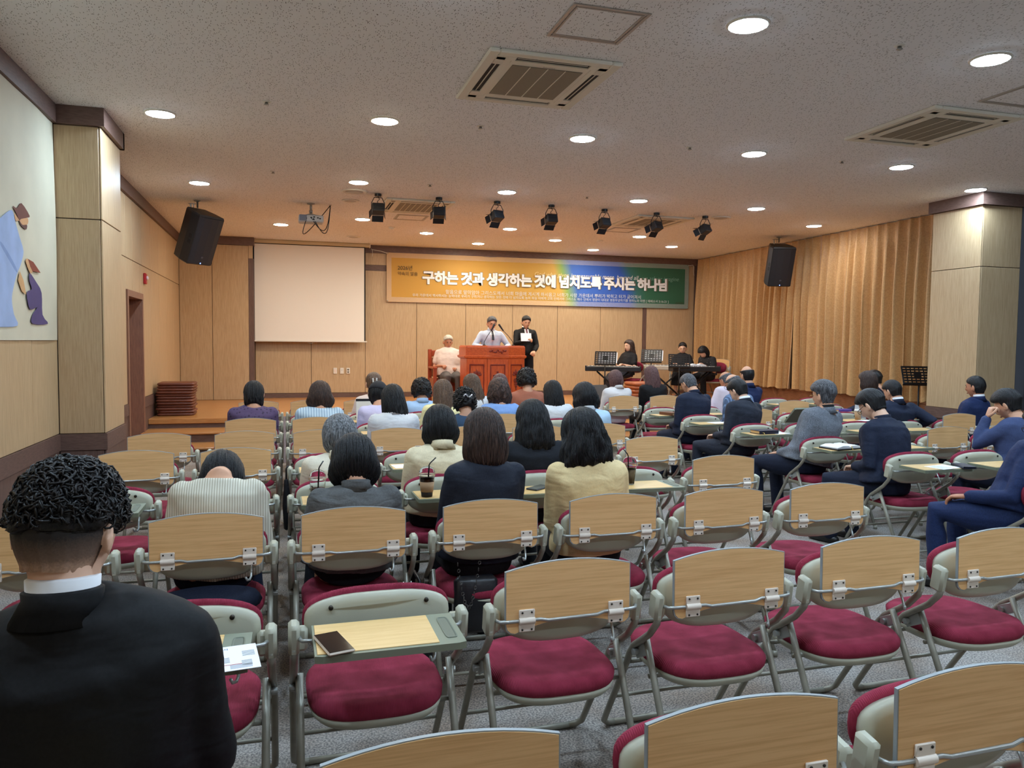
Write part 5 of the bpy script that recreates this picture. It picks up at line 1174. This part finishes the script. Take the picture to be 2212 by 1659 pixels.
for i in range(3):
    Mf, ln = face_frame(i)
    fr_ = MB(); a = .05
    for (u0,u1,w0,w1) in ((0,a,.11,.85),(ln-a,ln,.11,.85),(a,ln-a,.76,.85),(a,ln-a,.11,.19)):
        fr_.cbox(((u0+u1)/2,(w0+w1)/2,.008), ((u1-u0)/2,(w1-w0)/2,.008), .003)
    fr_.move(Mf).build('panel_frame', redwood, lc)
    bd = MB()
    for (u0,u1,w0,w1) in ((a,a+.018,.19,.76),(ln-a-.018,ln-a,.19,.76),(a+.018,ln-a-.018,.742,.76),(a+.018,ln-a-.018,.19,.208)):
        bd.cbox(((u0+u1)/2,(w0+w1)/2,.012), ((u1-u0)/2,(w1-w0)/2,.006), .003)
    bd.move(Mf).build('panel_bead', carve, lc)
    if i == 1:
        MB().cbox((ln/2,.53,.008), (.018,.11,.008), .003).cbox((ln/2,.56,.008), (.085,.018,.008), .003).move(Mf).build('cross', carve, lc)
    else:
        g = MB()
        for r_ in range(7):
            nn_ = max(1, 4-abs(r_-1) if r_ < 3 else 6-r_)
            for q in range(nn_): g.ell((ln/2+(q-(nn_-1)/2)*.026, .50-r_*.030, .010), (.0135,.0135,.012), 8, 6)
        for q in range(5):
            an = PI/2+(q-2)*.75; g.ell((ln/2+.05*math.cos(an), .575+.042*math.sin(an), .008), (.022,.036,.008), 10, 6, Matrix.Rotation(an-PI/2,3,'Z'))
        g.tube([(ln/2,.54,.01),(ln/2+.006,.62,.012),(ln/2-.01,.67,.01)], .007, 6); g.move(Mf).build('grape_carving', carve, lc, True)
Mf, ln = face_frame(1); g = MB()
for q in range(9):
    xx = ln/2-.135+.034*q; g.ell((xx, .985+.022*math.sin(q*1.9), .022), (.022,.013,.010), 10, 6, Matrix.Rotation(q*1.3,3,'Z'))
g.tube([(ln/2-.15+.03*q, .985+.018*math.sin(q*1.4+1), .020) for q in range(11)], .006, 6); g.move(Mf).build('vine_carving', carve, lc, True)
micm = mat('mic_black', (18,18,20), .6)
for x0, x1, wd in ((-.14,.03,'left'),(.40,.17,'right')):
    mc = thing('gooseneck_microphone', 'black gooseneck microphone on the lectern, %s one' % wd, 'microphone', (3.55+x0, 13.42, S+1.085), 0, 'lectern microphones')
    dx = x1-x0
    MB().lathe((0,0,0), [(.028,0),(.028,.01),(.01,.02)], 14).build('base', micm, mc, True)
    MB().tube([(0,0,.0),(0,0,.06),(dx*.4,.01,.18),(dx*.8,.02,.27)], .0055, 8).build('neck', micm, mc, True)
    MB().tube([(dx*.8,.02,.27),(dx*1.12,.028,.375)], [.013,.019], 10, round_end=True).build('windscreen', micm, mc, True)
# armchair
acm = wood('armchair_wood', (170,74,40), (136,54,28), grain=(14,14,1.6), scale=5, rough=.3); leat = mat('brown_leather', (132,62,40), .4, bump=(60,.2,.004))
ar = thing('armchair', 'red-brown wooden armchair with leather seat behind the lectern', 'chair', (2.93, 14.42, S), PI)
for sx in (-1,1):
    MB().cbox((sx*.29,.36,.33), (.032,.032,.33), .006).build('front_leg', acm, ar); MB().cbox((sx*.29,-.16,.50), (.035,.035,.50), .006).build('back_post', acm, ar)
    MB().cbox((sx*.29,.11,.66), (.04,.29,.022), .012).build('armrest', acm, ar); MB().cbox((sx*.29,.10,.30), (.022,.24,.16), .006).build('side_panel', acm, ar)
MB().cbox((0,.10,.36), (.26,.25,.045), .008).build('seat_frame', acm, ar); MB().cbox((0,.11,.425), (.255,.25,.035), .025).build('seat_cushion', leat, ar, 50)
MB().cbox((0,-.16,.92), (.26,.028,.06), .012).build('top_rail', acm, ar); MB().cbox((0,-.14,.66), (.25,.03,.19), .02).build('back_cushion', leat, ar, 50)
MB().cbox((0,.36,.28), (.26,.02,.05), .005).build('front_apron', acm, ar)
# paper held by the standing person
pp = mat('white_paper', (244,244,246), .8)
t = thing('paper_sheet', 'white sheet held up by the person in black suit', 'paper', (4.36, 13.95, S+1.245)); MB().cbox((0,0,0), (.105,.0015,.078), .001, Matrix.Rotation(-.25,3,'X')).build('sheet', pp, t)
# keyboards
kb_black = mat('keyboard_black', (28,28,31), .4); kb_grey = mat('keyboard_grey', (198,190,176), .45); keyw = mat('ivory_keys', (236,234,226), .3); keyb = mat('ebony_keys', (16,16,18), .35)
def keyboard(x, y, rz, ln, label, bodym, z_=.66, dp=.14):
    t = thing('stage_keyboard', label, 'keyboard', (x, y, S), rz, 'stage keyboards')
    MB().cbox((0,-.02,z_), (ln/2,dp,.045), .012).build('keyboard_case', bodym, t)
    MB().cbox((0,.06,z_+.047), (ln/2-.06,.065,.008), .002).build('white_keys', keyw, t)
    bk = MB(); n_ = int((ln-.12)/.0235)
    for q in range(n_):
        if q % 7 not in (2, 6): bk.box(-ln/2+.06+(q+.72)*.0235, -ln/2+.06+(q+1.22)*.0235, -.005, .075, z_+.05, z_+.062)
    o_ = bk.build('black_keys', keyb, t); o_['kind'] = 'stuff'
    MB().cbox((0,-.085,z_+.047), (ln/2-.08,.045,.003), .001).build('control_panel', mat('panel_dark', (44,44,48), .5, var=(40,.4)), t)
    for sx in (-1,1): MB().cbox((sx*(ln/2-.012),-.02,z_+.01), (.014,dp+.003,.05), .006).build('end_block', kb_black, t)
    for sy in (-.10,.07):
        for sg in (-1,1): MB().tube([(sg*.36,sy,.02),(-sg*.30,sy,z_-.055)], .014, 8).build('stand_leg', dark_metal, t, True)
    for sx in (-1,1):
        MB().tube([(sx*.36,-.2,.02),(sx*.36,.17,.02)], .014, 8).build('stand_foot', dark_metal, t, True); MB().tube([(sx*.30,-.16,z_-.05),(sx*.30,.12,z_-.05)], .012, 8).build('stand_arm', dark_metal, t, True)
    return t
keyboard(6.00, 13.62, -.40, 1.05, 'black stage keyboard in front of the long-haired pianist', kb_black)
keyboard(7.42, 14.2, -.50, 1.0, 'cream and black stage keyboard of the pianist with glasses', kb_grey)
keyboard(7.62, 13.42, -.15, .95, 'black stage keyboard nearest to the bowing pianist', kb_black)
# music stands
stm = mat('stand_black', (20,20,22), .45, .4)
def music_stand(x, y, rz, hz, label, z_=S, w_=.19, hh=.125, tilt=.5, paper=False):
    t = thing('music_stand', label, 'music stand', (x, y, z_), rz, 'black music stands')
    for q in range(3):
        an = q*2*PI/3+.4; MB().tube([(0,0,.22),(.26*math.cos(an),.26*math.sin(an),.012)], .009, 8).build('tripod_leg', stm, t, True)
    MB().tube([(0,0,.12),(0,0,hz-.02)], .012, 8).build('pole', stm, t, True)
    MB().cyl((0,0), .022, hz*.55, hz*.55+.06, 12).build('collar', stm, t, 30)
    Mx = Matrix.Translation((0,0,hz)) @ Matrix.Rotation(-tilt,4,'X')
    d_ = MB()
    for q in range(8):
        xx = -w_+2*w_*q/7; d_.cbox((xx,0,hh), (.009 if 0 < q < 7 else .012,.0018,hh), .001)
    for q in range(7):
        zz = 2*hh*q/6; d_.cbox((0,0,zz), (w_+.01,.0022,.016 if q in (0,6) else .013), .001)
    d_.cbox((0,0,hh), (.05,.003,hh*.35), .001)
    d_.move(Mx).build('desk', stm, t)
    MB().cbox((0,.025,-.004), (w_+.01,.028,.004), .002).move(Mx).build('ledge', stm, t)
    if paper: MB().cbox((.04,.006,hh+.01), (.18,.002,hh*.9), .001).move(Mx).build('sheet_music', pp, t)
music_stand(5.72, 13.35, -.5, .76, 'black music stand at the far left of the keyboards', paper=True)
music_stand(6.80, 13.62, -.55, .80, 'black music stand between first two pianists', paper=True)
music_stand(7.10, 13.05, -.45, .72, 'black music stand in front of the right keyboard', paper=False)
music_stand(8.78, 9.05, -.5, 1.02, 'black music stand partly behind the right pillar', z_=0, hh=.14, w_=.20, tilt=.6)
t = thing('open_songbook', 'open white songbook on the right keyboard', 'book', (7.72, 13.50, S+.712), -.2)
MB().loft([[V((x_, -.09, z2)) for x_, z2 in ((-.16,.0),(-.15,.03),(-.06,.05),(0,.03),(.06,.05),(.15,.03),(.16,0))], [V((x_, .09, z2)) for x_, z2 in ((-.16,0),(-.15,.03),(-.06,.05),(0,.03),(.06,.05),(.15,.03),(.16,0))]]).build('pages', pp, t)
# seats of the pianists
t = thing('pianist_chair', 'maroon padded chair of the long-haired pianist', 'chair', (6.86, 14.40, S), PI-1.1)
for nm, me in (('seat_pan','seat_pan'),('seat_cushion','seat_cushion'),('back_shell','back_shell'),('back_cushion','back_cushion'),('back_bracket','bracketl'),('back_bracket','bracketr'),('front_leg','front_legl'),('front_leg','front_legr'),('rear_leg','rear_legl'),('rear_leg','rear_legr'),('floor_bar','floor_bar'),('cross_bar','cross_bar')):
    o_ = bpy.data.objects.new(nm, CH[me]); COL.objects.link(o_); o_.parent = t
chair('up', 'folding chair with raised tablet under the pianist with glasses', 8.16, 14.84, PI-.55, S, 'folding chairs on the stage')
chair('up', 'folding chair with raised tablet under the bowing pianist', 8.55, 14.02, PI-1.25, S, 'folding chairs on the stage')
# floor monitor
t = thing('floor_monitor', 'black wedge floor monitor at the stage edge', 'loudspeaker', (5.33, 12.75, S), .2)
MB().loft([[V((x_, y_, z2)) for y_, z2 in ((-.2,0),(.2,0),(.2,.34),(.08,.40),(-.2,.12))] for x_ in (-.24,.24)]).build('cabinet', black_plastic, t)
MB().loft([[V((x_, y_, z2)) for y_, z2 in ((-.19,.125),(.07,.385),(.065,.395),(-.2,.135))] for x_ in (-.22,.22)]).build('grille', MATS['speaker_grille'], t)
# cushion stacks
def cushion(x, y, z_, hx, hy, hz, m_, label, group, rz=0):
    t = MB(); t.rings_of(superell(hx, hy, 9, 36), [(-hz,hz*.9),(-hz*.7,hz*.25),(0,0),(hz*.7,hz*.25),(hz,hz*.9)])
    o_ = t.build('floor_cushion', m_, None, 50); o_.location = (x, y, z_); o_.rotation_euler = (0,0,rz); tag(o_, label, 'cushion', group)
    b_ = MB(); so_ = superell(hx*1.004, hy*1.004, 9, 36); b_.tube([(p[0], p[1], 0) for p in so_]+[(so_[0][0], so_[0][1], 0)], .004, 6); b_.build('piping', m_, o_, True)
vin = mat('brown_vinyl', (112,60,42), .42, var=(7,.18), bump=(50,.15,.004), rnd=True)
rg = random.Random(5); nC = 12; hC = .0202
for i in range(nC):
    od = nC-i; nmz = ('topmost','second','third','fourth','fifth','sixth','seventh','eighth','ninth','tenth','eleventh','bottom')[od-1]
    cushion(-1.595+rg.uniform(-.012,.018), 12.72+rg.uniform(-.015,.015), S+hC+i*hC*2.04, .262, .27, hC, vin, '%s brown vinyl cushion%s in the stack on the left stage end' % (nmz, '' if nmz in ('topmost','bottom') else ' from the top'), 'brown cushions stacked on stage', rg.uniform(-.03,.03))
ora = mat('orange_vinyl', (168,92,52), .45, var=(7,.15), bump=(50,.15,.004), rnd=True)
for i in range(7):
    od = 7-i; nmz = ('topmost','second','third','fourth','fifth','sixth','bottom')[od-1]
    cushion(6.22+rg.uniform(-.012,.012), 12.78+rg.uniform(-.012,.012), S+.032+i*.065, .27, .25, .031, ora, '%s orange cushion%s in the stack by the keyboards' % (nmz, '' if nmz in ('topmost','bottom') else ' from the top'), 'orange cushions stacked on stage', rg.uniform(-.04,.04))
# wall plates, alarm
for x_, kd, lb in ((.963,'blank','plain white wall plate, left of three beside the aisle'),(1.096,'dot','white wall plate with single jack, middle of three'),(1.22,'out','white double power outlet, right of three')):
    t = thing('wall_plate', lb, 'outlet', (x_, 15.986, .946), 0, 'white wall plates')
    MB().cbox((0,0,0), (.036,.006,.060), .004).build('plate', white_plastic, t)
    if kd == 'out':
        for zz in (.024,-.024): MB().tube([(0,-.004,zz),(0,-.0085,zz)], .019, 16).build('socket', mat('socket_grey', (120,112,100), .5), t, True)
    elif kd == 'dot': MB().tube([(0,-.004,.015),(0,-.008,.015)], .006, 10).build('jack', screwm, t, True)
    else: MB().cbox((0,-.006,.0), (.02,.0015,.035), .001).build('insert', mat('plate_insert', (236,216,200), .5), t)
t = thing('fire_alarm', 'red fire alarm sounder on the left wall by the door', 'fire alarm', (XLF, 11.86, 2.395))
MB().cbox((.018,0,0), (.018,.055,.075), .008).build('sounder_case', mat('alarm_red', (176,28,34), .35), t); MB().ell((.045,0,.01), (.02,.03,.03), 14, 8).build('strobe_lens', mat('strobe', (230,210,205), .15), t, True)

# ================================================================ things on the tablets
PGREY = mat('print_grey', (150,152,160), .8)
def paper(x, y, rz, w_, d_, label, z_=.7045, printed=True):
    t = thing('paper_sheet', label, 'paper', (x, y, z_), rz, 'papers on the tablets')
    MB().box(-w_, w_, -d_, d_, 0, .0012).build('sheet', pp, t)
    if printed:
        ln_ = MB()
        for q in range(9):
            yy = d_*.75-q*d_*.17; a_ = -w_*.8+(w_*.25 if q == 0 else 0); ln_.box(a_, a_+w_*1.55*(.5+.5*((q*7) % 5)/5)*(.6 if q == 0 else 1), yy-.0018, yy+.0018, .0012, .0016)
        ln_.build('printed_lines', mat('print_grey', (150,152,160), .8), t)
    return t
pa = paper(-.19, 2.155, .12, .115, .085, 'white printed programme on the tablet beside the black suit', printed=False)
text('printed_title', '월례회의 순서', mat('print_blue', (60,74,130), .7), pa, Matrix.Translation((-.045,.058,.0016)), width=.085, offset=.01)
for i, (a_, b_, c_) in enumerate(((-.095,.03,.03),(-.02,.0,.055),(.075,.035,.02),(-.10,-.035,.02),(.07,-.03,.02))):
    q = MB()
    for k3 in range(5): q.box(a_, a_+c_+.006*((k3*3+i) % 3), b_-k3*.0075, b_-k3*.0075+.0028, .0012, .0017)
    q.build('printed_lines', PGREY, pa)
q = MB(); q.box(-.09,-.04,-.075,-.055,.0012,.0017).box(-.03,.02,-.075,-.058,.0012,.0017).box(.04,.095,-.075,-.05,.0012,.0017); q.build('printed_block', mat('print_pale_grey', (190,192,198), .8), pa)
MB().box(-.06,.07,-.048,-.046,.0012,.0018).build('printed_rule', mat('print_red', (190,90,90), .7), pa)
def phone(x, y, rz, label, casem, z_=.7045):
    t = thing('smartphone', label, 'phone', (x, y, z_), rz)
    MB().cbox((0,0,.0045), (.038,.078,.0045), .004).build('phone_case', casem, t); MB().cbox((0,0,.0093), (.034,.074,.0006), .0004).build('phone_screen', mat('phone_glass', (14,14,17), .06), t)
    return t
phone(.125, 2.185, .25, 'black smartphone in clear case lying on a lowered tablet', mat('clear_case', (190,170,150), .25)); phone(1.42, 4.27, -.9, 'black phone lying on the tablet between navy jacket and cream blouse', mat('black_case', (20,20,22), .4))
clear = None
m, N, L, b = _new('clear_cup'); b.inputs['Transmission Weight'].default_value = 1.0; b.inputs['Roughness'].default_value = .04; b.inputs['IOR'].default_value = 1.12; b.inputs['Base Color'].default_value = (.97,.98,.98,1); clear = m
coffee = mat('iced_coffee', (92,46,22), .15); latte = mat('iced_latte', (196,156,110), .3, var=(14,.2)); sleeve_m = mat('kraft_sleeve', (176,140,104), .8); straw = mat('black_straw', (20,20,22), .4)
def cup(x, y, label, liquid, fill, sleeve=None, base=None, lean=1):
    t = thing('iced_drink_cup', label, 'cup', (x, y, .7045), 0, 'plastic cups of iced coffee')
    MB().lathe((0,0,0), [(.028,.0),(.031,.004),(.043,.115),(.045,.118),(.0435,.1185),(.0415,.115),(.030,.006)], 24).build('cup_wall', clear, t, True)
    MB().lathe((0,0,0), [(.0285,.007),(.0295,.01),(.0285+.0125*fill/.115,fill)], 24).build('drink', liquid, t, True)
    MB().lathe((0,0,0), [(.046,.118),(.047,.124),(.044,.128),(.043,.140),(.034,.158),(.018,.168),(.010,.169)], 24).build('dome_lid', clear, t, True)
    if sleeve: MB().lathe((0,0,0), [(.0335,.028),(.0400,.085),(.0410,.085),(.0345,.028)], 24).build('paper_sleeve', sleeve, t, True)
    if base: MB().lathe((0,0,0), [(.0293,-.0),(.0325,.028),(.0333,.028),(.030,0)], 24).build('dark_base', base, t, True)
    MB().tube([(0,.0,.02),(lean*.012,0,.175),(lean*.018,0,.185),(lean*.05,0,.215)], .0035, 8).build('straw', straw, t, True)
    return t
cup(.745, 4.19, 'clear cup of iced americano in kraft sleeve with black straw', coffee, .108, sleeve_m, mat('cup_base_dark', (36,22,18), .4))
cup(2.0, 4.27, 'clear cup of iced latte with black straw, right of cream blouse', latte, .10, None, None, -.8)
cup(.16, 4.20, 'domed iced coffee cup half hidden behind the grey denim shirt', coffee, .07, None, None, .6)
t = thing('paper_coffee_cup', 'kraft paper coffee cup with white lid before the white T-shirt', 'cup', (6.33, 7.40, .7045))
MB().lathe((0,0,0), [(.03,0),(.040,.10)], 20).build('cup_wall', sleeve_m, t, True); MB().lathe((0,0,0), [(.043,.098),(.043,.108),(.038,.112),(.036,.122),(.034,.122)], 20).build('lid', white_plastic, t, True)
def bible(x, y, rz, m_, label, w_=.075, d_=.11, h_=.034, ribbon=None, edge=None, lettering=False):
    t = thing('closed_book', label, 'book', (x, y, .7045), rz)
    MB().cbox((0,0,.002), (w_,d_,.002), .001).cbox((0,0,h_-.002), (w_,d_,.002), .001).cbox((-w_+.002,0,h_/2), (.003,d_,h_/2), .002).build('cover', m_, t)
    MB().cbox((.003,0,h_/2), (w_-.006,d_-.004,h_/2-.004), .002).build('page_block', edge or mat('page_gilt', (196,160,110), .5), t)
    if ribbon: MB().tube([(.0,-d_,h_*.5),(.0,-d_-.012,h_*.4),(.004,-d_-.018,.0),(.002,-d_-.016,-.02)], .0022, 6).build('ribbon', ribbon, t, True)
    if lettering:
        g = MB()
        for q in range(6): g.box(-.06+.02*q, -.05+.02*q+.003*(q % 2), -d_-.0006, -d_, h_*.3, h_*.7)
        g.build('spine_lettering', mat('silver_letters', (190,190,190), .4), t)
    return t
rib_y = mat('yellow_ribbon', (214,180,90), .6); nvy = mat('navy_leather', (24,28,46), .45, bump=(80,.15,.003)); brl = mat('brown_bible_leather', (104,62,40), .5, bump=(80,.15,.003))
bible(4.44, 8.36, .3, brl, 'brown and black zip-cover bible on an empty chair tablet'); bible(4.43, 6.44, PI/2+.05, nvy, 'thick navy bible with yellow ribbon and silver lettering', ribbon=None, lettering=False)
t = bpy.data.objects
q = thing('bookmark_ribbon', 'yellow ribbon hanging from the navy bible', 'ribbon', (4.36, 6.36, .72)); MB().tube([(0,0,0),(.0,-.025,.0),(.005,-.03,-.03),(.0,-.032,-.05)], .003, 6).build('ribbon_strand', rib_y, q, True)
bible(4.62, 4.33, -.35, nvy, 'flat dark blue case lying beside the printed sheet', .045, .09, .016, edge=nvy); paper(4.47, 4.36, .2, .105, .075, 'printed sheet on the tablet behind the glasses wearer')
bible(6.92, 8.38, PI/2, mat('purple_cover', (86,66,150), .5), 'purple book on a far right tablet', .06, .10, .03)
t = thing('open_book', 'open bible with white pages on a black cover', 'book', (4.43, 5.36, .7045), .15)
MB().cbox((0,0,.006), (.15,.10,.006), .003).build('cover', mat('black_leather', (20,20,22), .5), t)
MB().loft([[V((x_, y_, z2)) for x_, z2 in ((-.14,.012),(-.14,.020),(-.08,.034),(-.02,.032),(0,.022),(.02,.032),(.08,.034),(.14,.020),(.14,.012))] for y_ in (-.093,.093)]).build('pages', pp, t, 40)
MB().tube([(.01,-.09,.03),(.012,-.105,.01),(.014,-.11,-.04)], .003, 6).build('ribbon', rib_y, t, True)
paper(.80, 5.255, .1, .10, .075, 'sheet on a tablet left of the beige blazer', printed=False); paper(4.52, 7.42, .2, .10, .07, 'sheet on the tablet behind the navy suit, seventh row', printed=False); paper(4.58, 6.42, .25, .09, .07, 'sheet beside the navy bible', printed=False)
paper(5.70, 6.46, .1, .105, .075, 'sheet on the tablet between tweed blazer and glasses wearer', printed=False); paper(6.35, 7.30, .1, .08, .06, 'sheet beside the paper coffee cup', printed=False); paper(6.93, 9.60, .1, .10, .07, 'sheet on the farthest right tablet', printed=False); paper(.98, 4.20, -.2, .07, .07, 'corner of a sheet right of the iced americano', printed=False)
# tablet computer propped up before the lavender shirt
t = thing('tablet_computer', 'white tablet computer standing left of the lavender shirt', 'tablet', (.80, 8.28, .7045)); MB().cbox((0,.02,.11), (.085,.005,.11), .004, Matrix.Rotation(-.15,3,'X')).build('tablet_case', white_plastic, t); MB().cbox((0,.035,.225), (.086,.006,.014), .003).build('black_edge', black_plastic, t)
# bags
bagm = mat('black_leather_bag', (22,22,26), .35, bump=(40,.2,.006))
t = thing('handbag', 'black leather handbag standing on the floor between two third-row chairs', 'bag', (.585, 3.55, 0)); MB().cbox((0,0,.20), (.055,.15,.19), .03).build('bag_body', bagm, t, 50); MB().tube([(0,-.1,.38),(0,-.08,.46),(0,.08,.46),(0,.1,.38)], .008, 8).build('bag_handle', bagm, t, True)
t = thing('chain_bag', 'black bag with metal chain hanging behind the navy jacket', 'bag', (.77, 3.33, 0)); MB().cbox((.06,.06,.36), (.10,.035,.13), .02).build('bag_body', bagm, t, 50)
chn = MB()
for q in range(22):
    u = q/21; x_ = -.04+.10*u; z2 = .57-.20*math.sin(PI*u)
    chn.tube([(x_+.006*math.cos(w2*PI/4)*(1 if q % 2 else .35), -.01+.006*math.cos(w2*PI/4)*(0 if q % 2 else 1), z2+.008*math.sin(w2*PI/4)) for w2 in range(9)], .0018, 5)
chn.build('chain_strap', mat('gunmetal', (96,92,88), .3, .8), t, True)
t = thing('umbrella', 'folded black umbrella hanging at the aisle side of the fourth-row chair', 'umbrella', (-.0, 5.35, 0)); MB().tube([(0,0,.30),(.005,0,.45),(.0,0,.62)], [.018,.03,.014], 10, round_end=True).build('folded_canopy', cloth('umbrella_black', (20,20,24), .6, .2), t, True); MB().tube([(0,0,.62),(0,0,.70),(.015,0,.72)], .006, 8).build('handle', black_plastic, t, True)
t = thing('draped_jacket', 'navy jacket draped over the seat behind the ivory sweater', 'jacket', (-.31, 3.36, 0)); jk = MB().tube([(0,.03,.50),(0,.05,.46)], [.19,.21], 20, ry=[.05,.10], ref=(1,0,0)); jk.tube([(-.16,.0,.49),(-.19,-.04,.42)], [.05,.04], 10).build('jacket_cloth', T_trn, t, True)

# ================================================================ fuse volumes, turn lettering into meshes
bpy.context.view_layer.update()
dg = bpy.context.evaluated_depsgraph_get()
res = []
for o, m_, extra, dsp in FUSE:
    me = bpy.data.meshes.new_from_object(o.evaluated_get(dg), depsgraph=dg); res.append(me)
tres = []
for o, m_, Mx, hh, ww, bo in TEXTS:
    tres.append(bpy.data.meshes.new_from_object(o.evaluated_get(dg), depsgraph=dg))
import numpy as np
def vnoise(P, f, ph):
    """cheap smooth pseudo-noise on an (n,3) array"""
    x, y, z_ = P[:,0]*f[0], P[:,1]*f[1], P[:,2]*f[2]
    return (np.sin(x+1.3*np.sin(y*1.1+ph)+ph)*np.sin(y*.9+1.7*np.sin(z_*.8-ph)+2*ph)+np.sin(z_+1.1*np.sin(x*1.2+2*ph)))*.6
for (o, m_, extra, dsp), me in zip(FUSE, res):
    o.modifiers.clear(); old = o.data
    n_ = len(me.vertices); co = np.empty(n_*3, 'f'); me.vertices.foreach_get('co', co); co = co.reshape(-1,3)
    if dsp:
        no = np.empty(n_*3, 'f'); me.vertices.foreach_get('normal', no); no = no.reshape(-1,3); ph = (n_ % 17)*.7
        g = vnoise(co, (16,16,26), ph)+.5*vnoise(co, (41,37,60), ph+1)
        co = co+no*(dsp*g)[:,None]
    if extra is not None and extra.v:
        nl = len(me.loops); npoly = len(me.polygons)
        li = np.empty(nl, 'i'); me.loops.foreach_get('vertex_index', li); ls = np.empty(npoly, 'i'); me.polygons.foreach_get('loop_start', ls)
        em_ = extra.mesh('x', None); m2 = len(em_.vertices); ec = np.empty(m2*3, 'f'); em_.vertices.foreach_get('co', ec)
        el = np.empty(len(em_.loops), 'i'); em_.loops.foreach_get('vertex_index', el); es = np.empty(len(em_.polygons), 'i'); em_.polygons.foreach_get('loop_start', es)
        co = np.concatenate([co, ec.reshape(-1,3)]); li = np.concatenate([li, el+n_]); ls = np.concatenate([ls, es+nl]); bpy.data.meshes.remove(em_)
        me2 = bpy.data.meshes.new(o.name); me2.vertices.add(len(co)); me2.loops.add(len(li)); me2.polygons.add(len(ls))
        me2.vertices.foreach_set('co', co.astype('f').ravel()); me2.loops.foreach_set('vertex_index', li); me2.polygons.foreach_set('loop_start', ls)
        me2.update(calc_edges=True); bpy.data.meshes.remove(me); me = me2
    else:
        me.vertices.foreach_set('co', co.astype('f').ravel()); me.update()
    me.polygons.foreach_set('use_smooth', np.ones(len(me.polygons), bool)); me.polygons.foreach_set('material_index', np.zeros(len(me.polygons), 'i'))
    me.materials.clear(); me.materials.append(m_)
    me.name = o.name; o.data = me
    bpy.data.meshes.remove(old)
for (o, m_, Mx, hh, ww, bo), me in zip(TEXTS, tres):
    if bo and len(me.vertices):      # heavier stroke: the glyphs repeated with small shifts in one plane
        v0 = [v_.co.copy() for v_ in me.vertices]; f0 = [tuple(p.vertices) for p in me.polygons]; vv, ff = [], []
        for i in range(12):
            a = 2*PI*i/12; k_ = len(vv); vv += [p+V((bo*math.cos(a), bo*math.sin(a), .0004*i)) for p in v0]; ff += [tuple(q+k_ for q in f) for f in f0]
        me.clear_geometry(); me.from_pydata([tuple(p) for p in vv], [], ff)
    if len(me.vertices):
        xs = [v_.co.x for v_ in me.vertices]; ys = [v_.co.y for v_ in me.vertices]
        k_ = (ww/(max(xs)-min(xs))) if ww else (hh/(max(ys)-min(ys)))
        me.transform(Matrix.Diagonal((k_,k_,1,1)))
        if ww: me.transform(Matrix.Translation((-min(xs)*k_,0,0)))
        me.transform(Mx)
    me.materials.clear(); me.materials.append(m_)
    nm = o.name; par = o.parent; bpy.data.objects.remove(o, do_unlink=True)
    o2 = bpy.data.objects.new(nm.split('.')[0], me); COL.objects.link(o2); o2.parent = par
